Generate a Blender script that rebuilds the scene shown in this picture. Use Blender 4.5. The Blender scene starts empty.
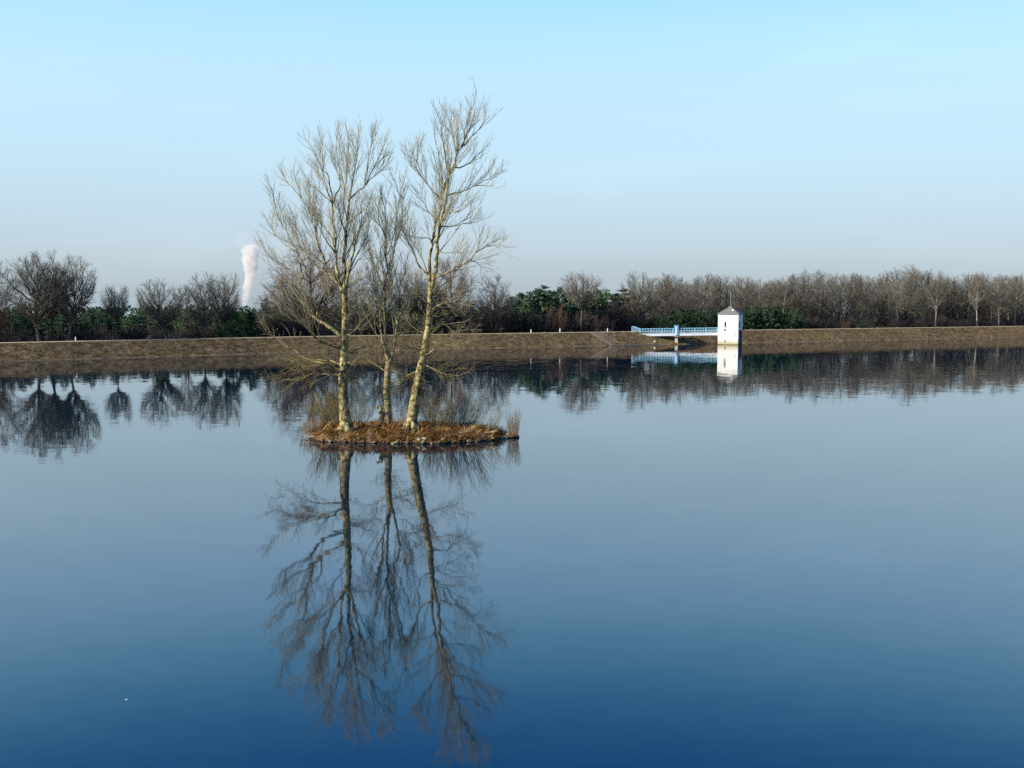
import bpy, math, random
import numpy as np
from mathutils import Vector, Matrix, Quaternion, noise as mnoise

sc = bpy.context.scene
COL = sc.collection
V = Vector
R = math.radians
rnd = random.Random(7)

# ------------------------------------------------------------------ camera
CAM_H = 10.1
PITCH = math.atan(81.5 / 1000.0)
FPX = 1000.0
cam = bpy.data.cameras.new('camera')
cam.sensor_width = 36.0
cam.lens = 36.0 * FPX / 1024.0
cam.clip_start = 0.1
cam.clip_end = 30000
cam_o = bpy.data.objects.new('camera', cam)
cam_o.location = (0, 0, CAM_H)
cam_o.rotation_euler = (math.pi / 2 - PITCH, 0, 0)
COL.objects.link(cam_o)
sc.camera = cam_o
FWD = V((0, math.cos(PITCH), -math.sin(PITCH)))
UP = V((0, math.sin(PITCH), math.cos(PITCH)))


def ray(px, py):
    return FWD + V((1, 0, 0)) * ((px - 512) / FPX) + UP * ((384 - py) / FPX)


def at_y(px, py, Y):
    d = ray(px, py)
    return V((0, 0, CAM_H)) + d * (Y / d.y)


def at_z(px, py, z=0.0):
    d = ray(px, py)
    return V((0, 0, CAM_H)) + d * ((z - CAM_H) / d.z)


def project(p):
    q = p - V((0, 0, CAM_H))
    w = q.dot(FWD)
    return 512 + FPX * q.x / w, 384 - FPX * q.dot(UP) / w


# ------------------------------------------------------------------ helpers
def link(o):
    COL.objects.link(o)
    return o


def tag(o, label=None, cat=None, group=None, kind=None):
    if label: o['label'] = label
    if cat: o['category'] = cat
    if group: o['group'] = group
    if kind: o['kind'] = kind
    return o


def empty(name, loc):
    o = bpy.data.objects.new(name, None)
    o.location = loc
    return link(o)


def mesh_obj(name, me, parent=None, loc=None):
    o = bpy.data.objects.new(name, me)
    link(o)
    if parent is not None: o.parent = parent
    if loc is not None: o.location = loc
    return o


class MB:
    """collects shapes of ONE part"""

    def __init__(self):
        self.v = []; self.f = []; self.n = 0; self.sm = []

    def add(self, verts, faces, smooth=False):
        self.v.append(np.asarray(verts, dtype=np.float64).reshape(-1, 3))
        n = self.n
        self.f.extend([tuple(i + n for i in f) for f in faces])
        self.sm.extend([smooth] * len(faces))
        self.n += len(self.v[-1])

    def tube(self, pts, rad, sides=4, cap=True, smooth=True):
        p = np.array([tuple(q) for q in pts], dtype=np.float64)
        k = len(p)
        t = np.gradient(p, axis=0)
        t /= np.maximum(np.linalg.norm(t, axis=1, keepdims=True), 1e-9)
        m = t.mean(axis=0)
        ref = np.array((1.0, 0, 0)) if abs(m[0]) < 0.6 * np.linalg.norm(m) + 1e-9 else np.array((0, 1.0, 0))
        a = np.cross(t, ref)
        a /= np.maximum(np.linalg.norm(a, axis=1, keepdims=True), 1e-9)
        b = np.cross(t, a)
        ang = np.arange(sides) * (2 * math.pi / sides)
        r = np.asarray(rad, dtype=np.float64)[:, None, None]
        vs = p[:, None, :] + r * (np.cos(ang)[None, :, None] * a[:, None, :] + np.sin(ang)[None, :, None] * b[:, None, :])
        self.v.append(vs.reshape(-1, 3))
        n = self.n
        fs = []
        for i in range(k - 1):
            o0 = n + i * sides
            o1 = o0 + sides
            for j in range(sides):
                j2 = (j + 1) % sides
                fs.append((o0 + j, o1 + j, o1 + j2, o0 + j2))
        if cap:
            fs.append(tuple(n + j for j in range(sides)))
            fs.append(tuple(n + (k - 1) * sides + j for j in reversed(range(sides))))
        self.f.extend(fs)
        self.sm.extend([smooth] * len(fs))
        self.n += k * sides

    def box(self, c, half, rot=None):
        c = V(c)
        ax = rot if rot is not None else Matrix.Identity(3)
        vs = []
        for sx in (-1, 1):
            for sy in (-1, 1):
                for sz in (-1, 1):
                    vs.append(tuple(c + ax @ V((sx * half[0], sy * half[1], sz * half[2]))))
        self.add(vs, [(0, 1, 3, 2), (4, 6, 7, 5), (0, 4, 5, 1), (2, 3, 7, 6), (0, 2, 6, 4), (1, 5, 7, 3)])

    def blade(self, p, d, side, w, L, bend):
        """one thick-ish grass blade (a thin three sided spike)"""
        mid = p + d * (L * .5) + bend * .25
        tip = p + d * L + bend
        s = side * w
        t = d.cross(side).normalized() * w
        self.add([tuple(p - s), tuple(p + s), tuple(p + t), tuple(mid - s * .7), tuple(mid + s * .7), tuple(mid + t * .7), tuple(tip)],
                 [(0, 1, 4, 3), (1, 2, 5, 4), (2, 0, 3, 5), (3, 4, 6), (4, 5, 6), (5, 3, 6)])

    def mesh(self, name, mat):
        me = bpy.data.meshes.new(name)
        vs = np.concatenate(self.v) if self.v else np.zeros((0, 3))
        ln = np.array([len(f) for f in self.f], dtype=np.int32)
        me.vertices.add(len(vs))
        me.vertices.foreach_set('co', vs.astype(np.float32).ravel())
        loops = np.fromiter((i for f in self.f for i in f), dtype=np.int32, count=int(ln.sum()))
        me.loops.add(len(loops))
        me.loops.foreach_set('vertex_index', loops)
        me.polygons.add(len(ln))
        me.polygons.foreach_set('loop_start', np.concatenate(([0], np.cumsum(ln)[:-1])).astype(np.int32))
        me.polygons.foreach_set('loop_total', ln)
        me.polygons.foreach_set('use_smooth', np.array(self.sm, dtype=bool))
        me.update(calc_edges=True)
        me.validate()
        if mat: me.materials.append(mat)
        return me

    def build(self, name, mat, parent=None, loc=None):
        return mesh_obj(name, self.mesh(name, mat), parent, loc)


# ------------------------------------------------------------------ materials
def new_mat(name):
    m = bpy.data.materials.new(name)
    m.use_nodes = True
    nt = m.node_tree
    return m, nt, nt.nodes['Principled BSDF']


def mix_noise(nt, colors, scale, detail=4, coord='Object', stretch=(1, 1, 1), rough=.6, lo=.3, hi=.7):
    tc = nt.nodes.new('ShaderNodeTexCoord')
    mp = nt.nodes.new('ShaderNodeMapping')
    mp.inputs['Scale'].default_value = stretch
    nz = nt.nodes.new('ShaderNodeTexNoise')
    nz.inputs['Scale'].default_value = scale
    nz.inputs['Detail'].default_value = detail
    nz.inputs['Roughness'].default_value = rough
    rp = nt.nodes.new('ShaderNodeValToRGB')
    els = rp.color_ramp.elements
    k = len(colors)
    while len(els) < k: els.new(.5)
    for i, c in enumerate(colors):
        els[i].position = lo + (hi - lo) * i / (k - 1)
        els[i].color = (*c, 1)
    if coord == 'World':
        g = nt.nodes.new('ShaderNodeNewGeometry')
        nt.links.new(g.outputs['Position'], mp.inputs['Vector'])
    else:
        nt.links.new(tc.outputs[coord], mp.inputs['Vector'])
    nt.links.new(mp.outputs[0], nz.inputs['Vector'])
    nt.links.new(nz.outputs['Fac'], rp.inputs[0])
    return rp.outputs[0], nz.outputs['Fac']


def noise_mat(name, colors, scale, rough=.85, bump=0.0, bump_d=.05, spec=.2, vary=0.0, **kw):
    m, nt, bs = new_mat(name)
    c, f = mix_noise(nt, colors, scale, **kw)
    if vary:
        oi = nt.nodes.new('ShaderNodeObjectInfo')
        mr = nt.nodes.new('ShaderNodeMapRange')
        mr.inputs[3].default_value = 1 - vary
        mr.inputs[4].default_value = 1 + vary
        hs = nt.nodes.new('ShaderNodeHueSaturation')
        nt.links.new(oi.outputs['Random'], mr.inputs[0])
        nt.links.new(mr.outputs[0], hs.inputs['Value'])
        nt.links.new(c, hs.inputs['Color'])
        c = hs.outputs[0]
    nt.links.new(c, bs.inputs['Base Color'])
    bs.inputs['Roughness'].default_value = rough
    bs.inputs['Specular IOR Level'].default_value = spec
    if bump:
        b = nt.nodes.new('ShaderNodeBump')
        b.inputs['Strength'].default_value = bump
        b.inputs['Distance'].default_value = bump_d
        nt.links.new(f, b.inputs['Height'])
        nt.links.new(b.outputs[0], bs.inputs['Normal'])
    return m


M = {}
M['bark'] = noise_mat('poplar_bark', [(.04, .032, .015), (.18, .148, .062), (.34, .285, .13), (.50, .43, .23)], 3.0, bump=1, bump_d=.09, detail=8, lo=.39, hi=.66)
M['bark_dark'] = noise_mat('cracked_bark', [(.045, .04, .022), (.23, .20, .10), (.40, .345, .19)], 3.2, bump=.9, bump_d=.06, detail=6)


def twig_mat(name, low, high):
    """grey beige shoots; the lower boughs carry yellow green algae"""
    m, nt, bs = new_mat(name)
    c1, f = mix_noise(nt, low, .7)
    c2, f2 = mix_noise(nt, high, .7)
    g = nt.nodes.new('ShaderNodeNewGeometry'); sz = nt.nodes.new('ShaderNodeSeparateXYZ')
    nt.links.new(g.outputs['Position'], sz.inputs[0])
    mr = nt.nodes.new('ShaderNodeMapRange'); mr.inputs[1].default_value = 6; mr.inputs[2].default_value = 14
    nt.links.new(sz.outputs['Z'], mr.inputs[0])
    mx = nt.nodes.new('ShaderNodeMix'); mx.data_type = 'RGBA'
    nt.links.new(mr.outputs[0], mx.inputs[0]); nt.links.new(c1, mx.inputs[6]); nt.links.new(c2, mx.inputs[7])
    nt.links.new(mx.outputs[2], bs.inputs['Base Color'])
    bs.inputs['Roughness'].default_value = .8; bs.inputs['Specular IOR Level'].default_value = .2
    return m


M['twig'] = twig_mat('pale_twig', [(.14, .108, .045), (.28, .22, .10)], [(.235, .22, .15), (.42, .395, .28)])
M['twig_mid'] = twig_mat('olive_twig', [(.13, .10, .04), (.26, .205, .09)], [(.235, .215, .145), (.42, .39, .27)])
M['bg_bark'] = noise_mat('grey_bark', [(.045, .040, .035), (.11, .097, .082)], .8, vary=.45)
M['bg_mid_bark'] = noise_mat('mid_grey_bark', [(.10, .09, .075), (.20, .18, .15)], .8, vary=.3)
M['bg_warm_twig'] = noise_mat('warm_twig', [(.09, .082, .066), (.18, .162, .128)], .35, vary=.2)
M['bg_pale_bark'] = noise_mat('pale_bark', [(.16, .14, .12), (.30, .27, .235)], .8, vary=.15)
M['bg_twig'] = noise_mat('grey_twig', [(.088, .079, .060), (.185, .165, .122)], .35, vary=.22)
M['bg_red_twig'] = noise_mat('reddish_twig', [(.10, .066, .046), (.175, .115, .078)], .35, vary=.15)
M['shrub'] = noise_mat('dark_shrub_twig', [(.03, .026, .027), (.072, .060, .056)], .5, vary=.35)
M['rust_shrub'] = noise_mat('rusty_leaf_twig', [(.10, .058, .04), (.18, .105, .07)], .5)
M['pine'] = noise_mat('pine_needles', [(.032, .060, .032), (.075, .125, .060), (.125, .175, .085)], .45, vary=.3, lo=.35, hi=.7)
M['fir'] = noise_mat('fir_needles', [(.012, .03, .018), (.03, .062, .028), (.05, .09, .036)], .6, vary=.25, lo=.35, hi=.7)
M['bright_fir'] = noise_mat('yellow_green_needles', [(.03, .055, .018), (.085, .13, .035)], .6, vary=.1)
def wall_mat():
    m, nt, bs = new_mat('white_render')
    c, f = mix_noise(nt, [(.60, .575, .50), (.76, .745, .69), (.82, .81, .77)], .9, detail=6, stretch=(1.6, 1.6, .22), lo=.30, hi=.55)
    g = nt.nodes.new('ShaderNodeNewGeometry'); sz = nt.nodes.new('ShaderNodeSeparateXYZ')
    nt.links.new(g.outputs['Position'], sz.inputs[0])
    ad = nt.nodes.new('ShaderNodeMath'); ad.operation = 'MULTIPLY_ADD'; ad.inputs[1].default_value = -1.1
    nt.links.new(f, ad.inputs[0]); nt.links.new(sz.outputs['Z'], ad.inputs[2])
    mr = nt.nodes.new('ShaderNodeMapRange'); mr.inputs[1].default_value = -.35; mr.inputs[2].default_value = 1.2
    nt.links.new(ad.outputs[0], mr.inputs[0])
    mx = nt.nodes.new('ShaderNodeMix'); mx.data_type = 'RGBA'; mx.inputs[6].default_value = (.38, .33, .19, 1)   # tide stain
    nt.links.new(mr.outputs[0], mx.inputs[0]); nt.links.new(c, mx.inputs[7]); nt.links.new(mx.outputs[2], bs.inputs['Base Color'])
    bs.inputs['Roughness'].default_value = .85
    return m


M['white_wall'] = wall_mat()
M['roof'] = noise_mat('grey_roof_slate', [(.12, .113, .105), (.21, .195, .18)], 1.3, rough=.7, bump=.3)
M['dark'] = noise_mat('dark_opening', [(.012, .012, .014), (.03, .03, .032)], 2, rough=.4)
M['rust_metal'] = noise_mat('dull_metal', [(.05, .045, .055), (.11, .10, .12)], 3, rough=.6)
M['blue'] = noise_mat('light_blue_paint', [(.20, .44, .62), (.29, .53, .70)], 2, rough=.5)
M['portal_shade'] = noise_mat('portal_shade_blue', [(.07, .27, .55), (.11, .34, .62)], 2, rough=.5)  # blue of the portal's shaded half, put into the colour
M['white_paint'] = noise_mat('white_paint', [(.66, .70, .74), (.80, .81, .82)], 1.5, rough=.6)
M['concrete'] = noise_mat('pale_concrete', [(.42, .40, .36), (.62, .60, .55)], 1.2, rough=.85, bump=.2)
M['edge_pale'] = noise_mat('pale_edging', [(.24, .20, .13), (.42, .36, .26)], 1.1, rough=.9)
M['kerb'] = noise_mat('weathered_kerb', [(.13, .10, .06), (.24, .19, .12)], 1.1, rough=.9)
M['ramp'] = noise_mat('worn_ramp_concrete', [(.105, .085, .058), (.175, .14, .098)], 1.1, rough=.9, bump=.3)
M['stone'] = noise_mat('shore_stone', [(.10, .07, .035), (.38, .31, .19)], 2.5, bump=.6, vary=.45)
M['wood'] = noise_mat('bleached_wood', [(.20, .155, .09), (.42, .35, .22)], 3, bump=.4, stretch=(1, 1, .3))
M['dry_grass'] = noise_mat('dry_grass', [(.10, .062, .022), (.21, .14, .05), (.30, .22, .09)], .9, vary=.1)
M['grey_stem'] = noise_mat('grey_stem', [(.16, .14, .10), (.34, .30, .22)], .8)
M['olive_stem'] = noise_mat('olive_stem', [(.14, .11, .03), (.30, .24, .09)], .8)
M['straw'] = noise_mat('straw_stem', [(.20, .12, .05), (.38, .27, .13)], .8)
M['field'] = noise_mat('leaf_litter_ground', [(.018, .015, .010), (.035, .028, .018), (.04, .042, .02)], .08, coord='World')


def dam_mat():
    m, nt, bs = new_mat('dam_dead_grass')
    c1, f1 = mix_noise(nt, [(.018, .013, .007), (.10, .067, .037), (.18, .125, .070), (.34, .26, .155)], .8, detail=7, coord='World', rough=.72, lo=.33, hi=.68, stretch=(1, 1, 1.8))
    c2, f2 = mix_noise(nt, [(.055, .050, .028), (.125, .09, .045), (.23, .165, .07)], .085, detail=4, coord='World')
    mx = nt.nodes.new('ShaderNodeMix'); mx.data_type = 'RGBA'; mx.blend_type = 'MIX'
    mx.inputs[0].default_value = .38
    nt.links.new(c1, mx.inputs[6]); nt.links.new(c2, mx.inputs[7])
    nt.links.new(mx.outputs[2], bs.inputs['Base Color'])
    bs.inputs['Roughness'].default_value = .95
    bs.inputs['Specular IOR Level'].default_value = 0
    b = nt.nodes.new('ShaderNodeBump'); b.inputs['Strength'].default_value = 1; b.inputs['Distance'].default_value = .35
    nt.links.new(f1, b.inputs['Height']); nt.links.new(b.outputs[0], bs.inputs['Normal'])
    return m


M['dam'] = dam_mat()
M['dam_top'] = noise_mat('crest_gravel', [(.22, .185, .11), (.36, .31, .20), (.44, .38, .26)], .7, detail=6, coord='World', spec=0)
M['edge_stone'] = noise_mat('waterline_stones', [(.045, .036, .02), (.12, .09, .05), (.22, .17, .09)], .7, detail=6, coord='World', rough=.9, bump=.5)
M['near_bank'] = noise_mat('near_bank_grass', [(.06, .05, .025), (.13, .10, .05)], .6, detail=5, coord='World')


def island_mat():
    m, nt, bs = new_mat('island_turf')
    c1, f1 = mix_noise(nt, [(.018, .009, .004), (.10, .046, .014), (.18, .088, .026), (.30, .19, .08)], 2.0, detail=7, coord='World', rough=.7, lo=.33, hi=.7)
    c2, f2 = mix_noise(nt, [(.13, .050, .016), (.115, .095, .028)], .35, detail=3, coord='World')
    mx = nt.nodes.new('ShaderNodeMix'); mx.data_type = 'RGBA'
    mx.inputs[0].default_value = .4
    nt.links.new(c1, mx.inputs[6]); nt.links.new(c2, mx.inputs[7])
    nt.links.new(mx.outputs[2], bs.inputs['Base Color'])
    gz = nt.nodes.new('ShaderNodeNewGeometry'); sz = nt.nodes.new('ShaderNodeSeparateXYZ')
    nt.links.new(gz.outputs['Position'], sz.inputs[0])
    wz = nt.nodes.new('ShaderNodeMapRange'); wz.inputs[1].default_value = .05; wz.inputs[2].default_value = .16
    nt.links.new(sz.outputs['Z'], wz.inputs[0])
    shore_dark = nt.nodes.new('ShaderNodeMix'); shore_dark.data_type = 'RGBA'; shore_dark.inputs[6].default_value = (.012, .009, .006, 1)   # damp soil plus the undercut's shade, painted as one dark band
    nt.links.new(wz.outputs[0], shore_dark.inputs[0]); nt.links.new(mx.outputs[2], shore_dark.inputs[7]); nt.links.new(shore_dark.outputs[2], bs.inputs['Base Color'])
    bs.inputs['Roughness'].default_value = .95
    b = nt.nodes.new('ShaderNodeBump'); b.inputs['Strength'].default_value = 1; b.inputs['Distance'].default_value = .15
    nt.links.new(f1, b.inputs['Height']); nt.links.new(b.outputs[0], bs.inputs['Normal'])
    return m


M['island'] = island_mat()


def water_mat():
    m, nt, bs = new_mat('lake_water')
    g = nt.nodes.new('ShaderNodeNewGeometry')

    def noisev(scale, stretch, detail):
        mp = nt.nodes.new('ShaderNodeMapping'); mp.inputs['Scale'].default_value = stretch
        nz = nt.nodes.new('ShaderNodeTexNoise'); nz.inputs['Scale'].default_value = scale; nz.inputs['Detail'].default_value = detail
        nt.links.new(g.outputs['Position'], mp.inputs[0]); nt.links.new(mp.outputs[0], nz.inputs['Vector'])
        return nz
    # ripples: the normal is tilted by world-space noise of two sizes; calm and ruffled patches
    n1 = noisev(1.5, (.55, 1, 1), 2)
    n2 = noisev(.35, (.5, 1, 1), 1)
    pat = noisev(.02, (.35, 1, 1), 3)

    def vm(op, a, b):
        n = nt.nodes.new('ShaderNodeVectorMath'); n.operation = op
        for i, x in enumerate((a, b)):
            if isinstance(x, tuple): n.inputs[i].default_value = x
            elif x is not None: nt.links.new(x, n.inputs[i])
        return n.outputs[0]
    mr = nt.nodes.new('ShaderNodeMapRange')
    mr.inputs[1].default_value = .35; mr.inputs[2].default_value = .72
    mr.inputs[3].default_value = .7; mr.inputs[4].default_value = 1.8
    nt.links.new(pat.outputs['Fac'], mr.inputs[0])
    # more ruffled far out, and one cat's paw in front of the dam
    sxy = nt.nodes.new('ShaderNodeSeparateXYZ'); nt.links.new(g.outputs['Position'], sxy.inputs[0])
    far = nt.nodes.new('ShaderNodeMapRange'); far.interpolation_type = 'SMOOTHSTEP'
    far.inputs[1].default_value = 85; far.inputs[2].default_value = 175; far.inputs[3].default_value = 1.0; far.inputs[4].default_value = 1.9
    nt.links.new(sxy.outputs['Y'], far.inputs[0])
    cp = nt.nodes.new('ShaderNodeMapping'); cp.inputs['Location'].default_value = (-.05, -7.4, 0); cp.inputs['Scale'].default_value = (.036, .046, 0)
    nt.links.new(g.outputs['Position'], cp.inputs[0])
    ln = nt.nodes.new('ShaderNodeVectorMath'); ln.operation = 'LENGTH'; nt.links.new(cp.outputs[0], ln.inputs[0])
    paw = nt.nodes.new('ShaderNodeMapRange'); paw.interpolation_type = 'SMOOTHSTEP'
    paw.inputs[1].default_value = .25; paw.inputs[2].default_value = 1.0; paw.inputs[3].default_value = 3.6; paw.inputs[4].default_value = 1.0
    nt.links.new(ln.outputs['Value'], paw.inputs[0])
    m1 = nt.nodes.new('ShaderNodeMath'); m1.operation = 'MULTIPLY'; nt.links.new(far.outputs[0], m1.inputs[0]); nt.links.new(paw.outputs[0], m1.inputs[1])
    m2 = nt.nodes.new('ShaderNodeMath'); m2.operation = 'MULTIPLY'; nt.links.new(m1.outputs[0], m2.inputs[0]); nt.links.new(mr.outputs[0], m2.inputs[1])
    A = 0.0115
    d1 = vm('MULTIPLY', vm('SUBTRACT', n1.outputs['Color'], (.5, .5, .5)), (A, A, 0))
    d2 = vm('MULTIPLY', vm('SUBTRACT', n2.outputs['Color'], (.5, .5, .5)), (A * .40, A * .40, 0))
    s = vm('ADD', d1, d2)
    sc_ = nt.nodes.new('ShaderNodeVectorMath'); sc_.operation = 'SCALE'
    nt.links.new(s, sc_.inputs[0]); nt.links.new(m2.outputs[0], sc_.inputs['Scale'])
    nn = vm('NORMALIZE', vm('ADD', sc_.outputs[0], (0, 0, 1)), None)
    nt.links.new(nn, bs.inputs['Normal'])
    # body colour: clear blue with a few faint brownish patches
    sp = noisev(.16, (.30, 1, 1), 3)
    rp = nt.nodes.new('ShaderNodeValToRGB')
    rp.color_ramp.elements[0].position = .60; rp.color_ramp.elements[0].color = (.0, .009, .020, 1)
    rp.color_ramp.elements[1].position = .82; rp.color_ramp.elements[1].color = (.014, .022, .024, 1)
    nt.links.new(sp.outputs['Fac'], rp.inputs[0])
    nt.links.new(rp.outputs[0], bs.inputs['Base Color'])
    bs.inputs['Roughness'].default_value = .03
    bs.inputs['IOR'].default_value = 2.05
    return m


M['water'] = water_mat()

# ------------------------------------------------------------------ world and sun
SUN_AZ = 246.0      # degrees clockwise from +Y: behind the camera, from the left
SUN_EL = 29.0
w = bpy.data.worlds.new("World")
sc.world = w
w.use_nodes = True
nt = w.node_tree
bg = nt.nodes['Background']
sky = nt.nodes.new('ShaderNodeTexSky')
sky.sky_type = 'NISHITA'
sky.sun_disc = False
sky.sun_elevation = R(SUN_EL)
sky.sun_rotation = R(SUN_AZ)
sky.air_density = 1.0
sky.dust_density = 1.0
sky.ozone_density = 1.0
tc = nt.nodes.new('ShaderNodeTexCoord')
vmx = nt.nodes.new('ShaderNodeVectorMath'); vmx.operation = 'MAXIMUM'     # keeps the low band of the sky down to the falling land
vmx.inputs[1].default_value = (-2, -2, .004)
nt.links.new(tc.outputs['Generated'], vmx.inputs[0]); nt.links.new(vmx.outputs[0], sky.inputs[0])
sx = nt.nodes.new('ShaderNodeSeparateXYZ')
nt.links.new(tc.outputs['Generated'], sx.inputs[0])
rp = nt.nodes.new('ShaderNodeValToRGB')      # hazy winter air: greyer low band
rp.color_ramp.interpolation = 'EASE'
el = rp.color_ramp.elements
stops = [(.0, (.44, .50, .68)), (.06, (.62, .68, .82)), (.16, (1.02, 1.06, 1.02)), (.28, (1.32, 1.40, 1.15)), (.40, (.98, 1.12, 1.08)), (.62, (.62, .82, 1.0))]
while len(el) < len(stops): el.new(.5)
for e, (p, c) in zip(el, stops):
    e.position = p; e.color = (*[x / 1.5 for x in c], 1)
nt.links.new(sx.outputs['Z'], rp.inputs[0])
mu = nt.nodes.new('ShaderNodeMix'); mu.data_type = 'RGBA'; mu.blend_type = 'MULTIPLY'
mu.inputs[0].default_value = 1.0
nt.links.new(sky.outputs[0], mu.inputs[6]); nt.links.new(rp.outputs[0], mu.inputs[7])
gp = nt.nodes.new('ShaderNodeValToRGB')      # winter haze colour by height above the horizon
gp.color_ramp.interpolation = 'B_SPLINE'
ge = gp.color_ramp.elements
gs = [(.0, (.45, .54, .61)), (.03, (.50, .60, .668)), (.055, (.555, .68, .765)), (.10, (.575, .765, .90)), (.15, (.575, .81, .97)), (.20, (.565, .835, 1.06)), (.25, (.495, .83, 1.22)), (.29, (.385, .78, 1.22)), (.33, (.235, .66, 1.10)), (.375, (.10, .43, .95)), (.43, (.01, .22, .76)), (.52, (.0, .15, .62))]
while len(ge) < len(gs): ge.new(.5)
for e, (p, c) in zip(ge, gs):
    e.position = p; e.color = (*[x / 1.3 for x in c], 1)
gk = nt.nodes.new('ShaderNodeVectorMath'); gk.operation = 'SCALE'
gk.inputs['Scale'].default_value = 1.3 / (.15 * 2 ** .95)
nt.links.new(sx.outputs['Z'], gp.inputs[0]); nt.links.new(gp.outputs[0], gk.inputs[0])
mz = nt.nodes.new('ShaderNodeMix'); mz.data_type = 'RGBA'
mz.inputs[0].default_value = .87
nt.links.new(mu.outputs[2], mz.inputs[6]); nt.links.new(gk.outputs[0], mz.inputs[7])
# faint high cloud veil
cn = nt.nodes.new('ShaderNodeTexNoise'); cn.inputs['Scale'].default_value = 2.6; cn.inputs['Detail'].default_value = 5
cmap = nt.nodes.new('ShaderNodeMapping'); cmap.inputs['Scale'].default_value = (1, 1, 5)
nt.links.new(tc.outputs['Generated'], cmap.inputs[0]); nt.links.new(cmap.outputs[0], cn.inputs['Vector'])
cr = nt.nodes.new('ShaderNodeMapRange')
cr.inputs[1].default_value = .52; cr.inputs[2].default_value = .80; cr.inputs[3].default_value = 1.0; cr.inputs[4].default_value = 1.09
nt.links.new(cn.outputs['Fac'], cr.inputs[0])
cm = nt.nodes.new('ShaderNodeVectorMath'); cm.operation = 'SCALE'
nt.links.new(mz.outputs[2], cm.inputs[0]); nt.links.new(cr.outputs[0], cm.inputs['Scale'])
nt.links.new(cm.outputs[0], bg.inputs[0])
bg.inputs[1].default_value = .15

sun = bpy.data.lights.new('sun', 'SUN')
sun.energy = 4.2
sun.angle = R(.55)
sun.color = (1, .91, .76)
so = link(bpy.data.objects.new('sun', sun))
sd = V((math.sin(R(SUN_AZ)) * math.cos(R(SUN_EL)), math.cos(R(SUN_AZ)) * math.cos(R(SUN_EL)), math.sin(R(SUN_EL))))
so.rotation_euler = (-sd).to_track_quat('-Z', 'Y').to_euler()
so.location = sd * 200

sc.view_settings.view_transform = 'Standard'
sc.view_settings.look = 'None'
sc.view_settings.exposure = .95
sc.view_settings.gamma = 1
sc.cycles.use_denoising = False
sc.cycles.max_bounces = 6
sc.cycles.diffuse_bounces = 2
sc.cycles.glossy_bounces = 3
sc.cycles.volume_bounces = 3
sc.cycles.transparent_max_bounces = 8
sc.cycles.caustics_reflective = False
sc.cycles.caustics_refractive = False
sc.cycles.sample_clamp_indirect = 6

# ------------------------------------------------------------------ dam curve
DAM_H = 3.0
LAND = 0.9
ctrl = [at_z(0, 360.3), at_z(275, 352.2), at_z(550, 345.9), at_z(760, 341.8), at_z(1024, 336.4)]
ctrl = [V((c.x, c.y, 0)) for c in ctrl]
d0 = (ctrl[0] - ctrl[1]).normalized(); d1 = (ctrl[-1] - ctrl[-2]).normalized()
ctrl = [ctrl[0] + d0 * 330, ctrl[0] + d0 * 60] + ctrl + [ctrl[-1] + d1 * 80, ctrl[-1] + d1 * 420]


def catmull(pts, per=8):
    out = []
    n = len(pts)
    for i in range(n - 1):
        p0 = pts[max(i - 1, 0)]; p1 = pts[i]; p2 = pts[i + 1]; p3 = pts[min(i + 2, n - 1)]
        for k in range(per):
            t = k / per
            out.append(.5 * ((2 * p1) + (p2 - p0) * t + (2 * p0 - 5 * p1 + 4 * p2 - p3) * t * t + (3 * p1 - p0 - 3 * p2 + p3) * t ** 3))
    out.append(pts[-1].copy())
    return out


crest = catmull(ctrl, 10)
CT = []
for i in range(len(crest)):
    a = crest[max(i - 1, 0)]; b = crest[min(i + 1, len(crest) - 1)]
    t = (b - a).normalized()
    CT.append((t, V((t.y, -t.x, 0))))      # tangent, normal towards the reservoir


def crest_at(px, off=0.0, z=0.0):
    """point on the line parallel to the crest (off metres behind it, away from the water) seen at column px"""
    best = None
    for i in range(len(crest) - 1):
        a = crest[i] - CT[i][1] * off
        b = crest[i + 1] - CT[i + 1][1] * off
        if a.y < 20 or b.y < 20: continue
        xa = project(V((a.x, a.y, z)))[0]; xb = project(V((b.x, b.y, z)))[0]
        if (xa - px) * (xb - px) <= 0 and xa != xb:
            t = (px - xa) / (xb - xa)
            p = a.lerp(b, t)
            return V((p.x, p.y, z)), CT[i][0], CT[i][1]
    raise ValueError(px)


def strip(name, prof, mat, jit=0.0, sub=1):
    mb = MB()
    k = len(prof)
    vs = []
    line = crest
    for i, c in enumerate(line):
        n = CT[i][1]
        for (o, z) in prof:
            vs.append((c.x + n.x * o, c.y + n.y * o, z))
    fs = []
    for i in range(len(line) - 1):
        for j in range(k - 1):
            a = i * k + j
            fs.append((a, a + 1, a + k + 1, a + k))
    mb.add(vs, fs)
    return mb.build(name, mat)


SL = 1.45    # face slope, metres out per metre down
FR = .35    # crest front lip
dam = strip('embankment', [(-9.0, LAND - .6), (-4.6, DAM_H - .02), (-4.0, DAM_H), (FR, DAM_H), (FR + .5, DAM_H - .12), (FR + .5 + SL * (DAM_H - .12), 0), (FR + .5 + SL * (DAM_H + 2.5), -2.6)], M['dam'])
tag(dam, kind='structure')
road = strip('crest_path', [(-3.7, DAM_H + .012), (FR + .15, DAM_H + .012)], M['dam_top'])
tag(road, kind='structure')
zE = .16
edge = strip('waterline_stones', [(FR + .5 + SL * (DAM_H - .12 - zE), zE + .01), (FR + .5 + SL * (DAM_H - .12) - .12, .10), (FR + .5 + SL * (DAM_H - .12) + .45, -.15)], M['edge_stone'])
tag(edge, kind='structure')

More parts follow.
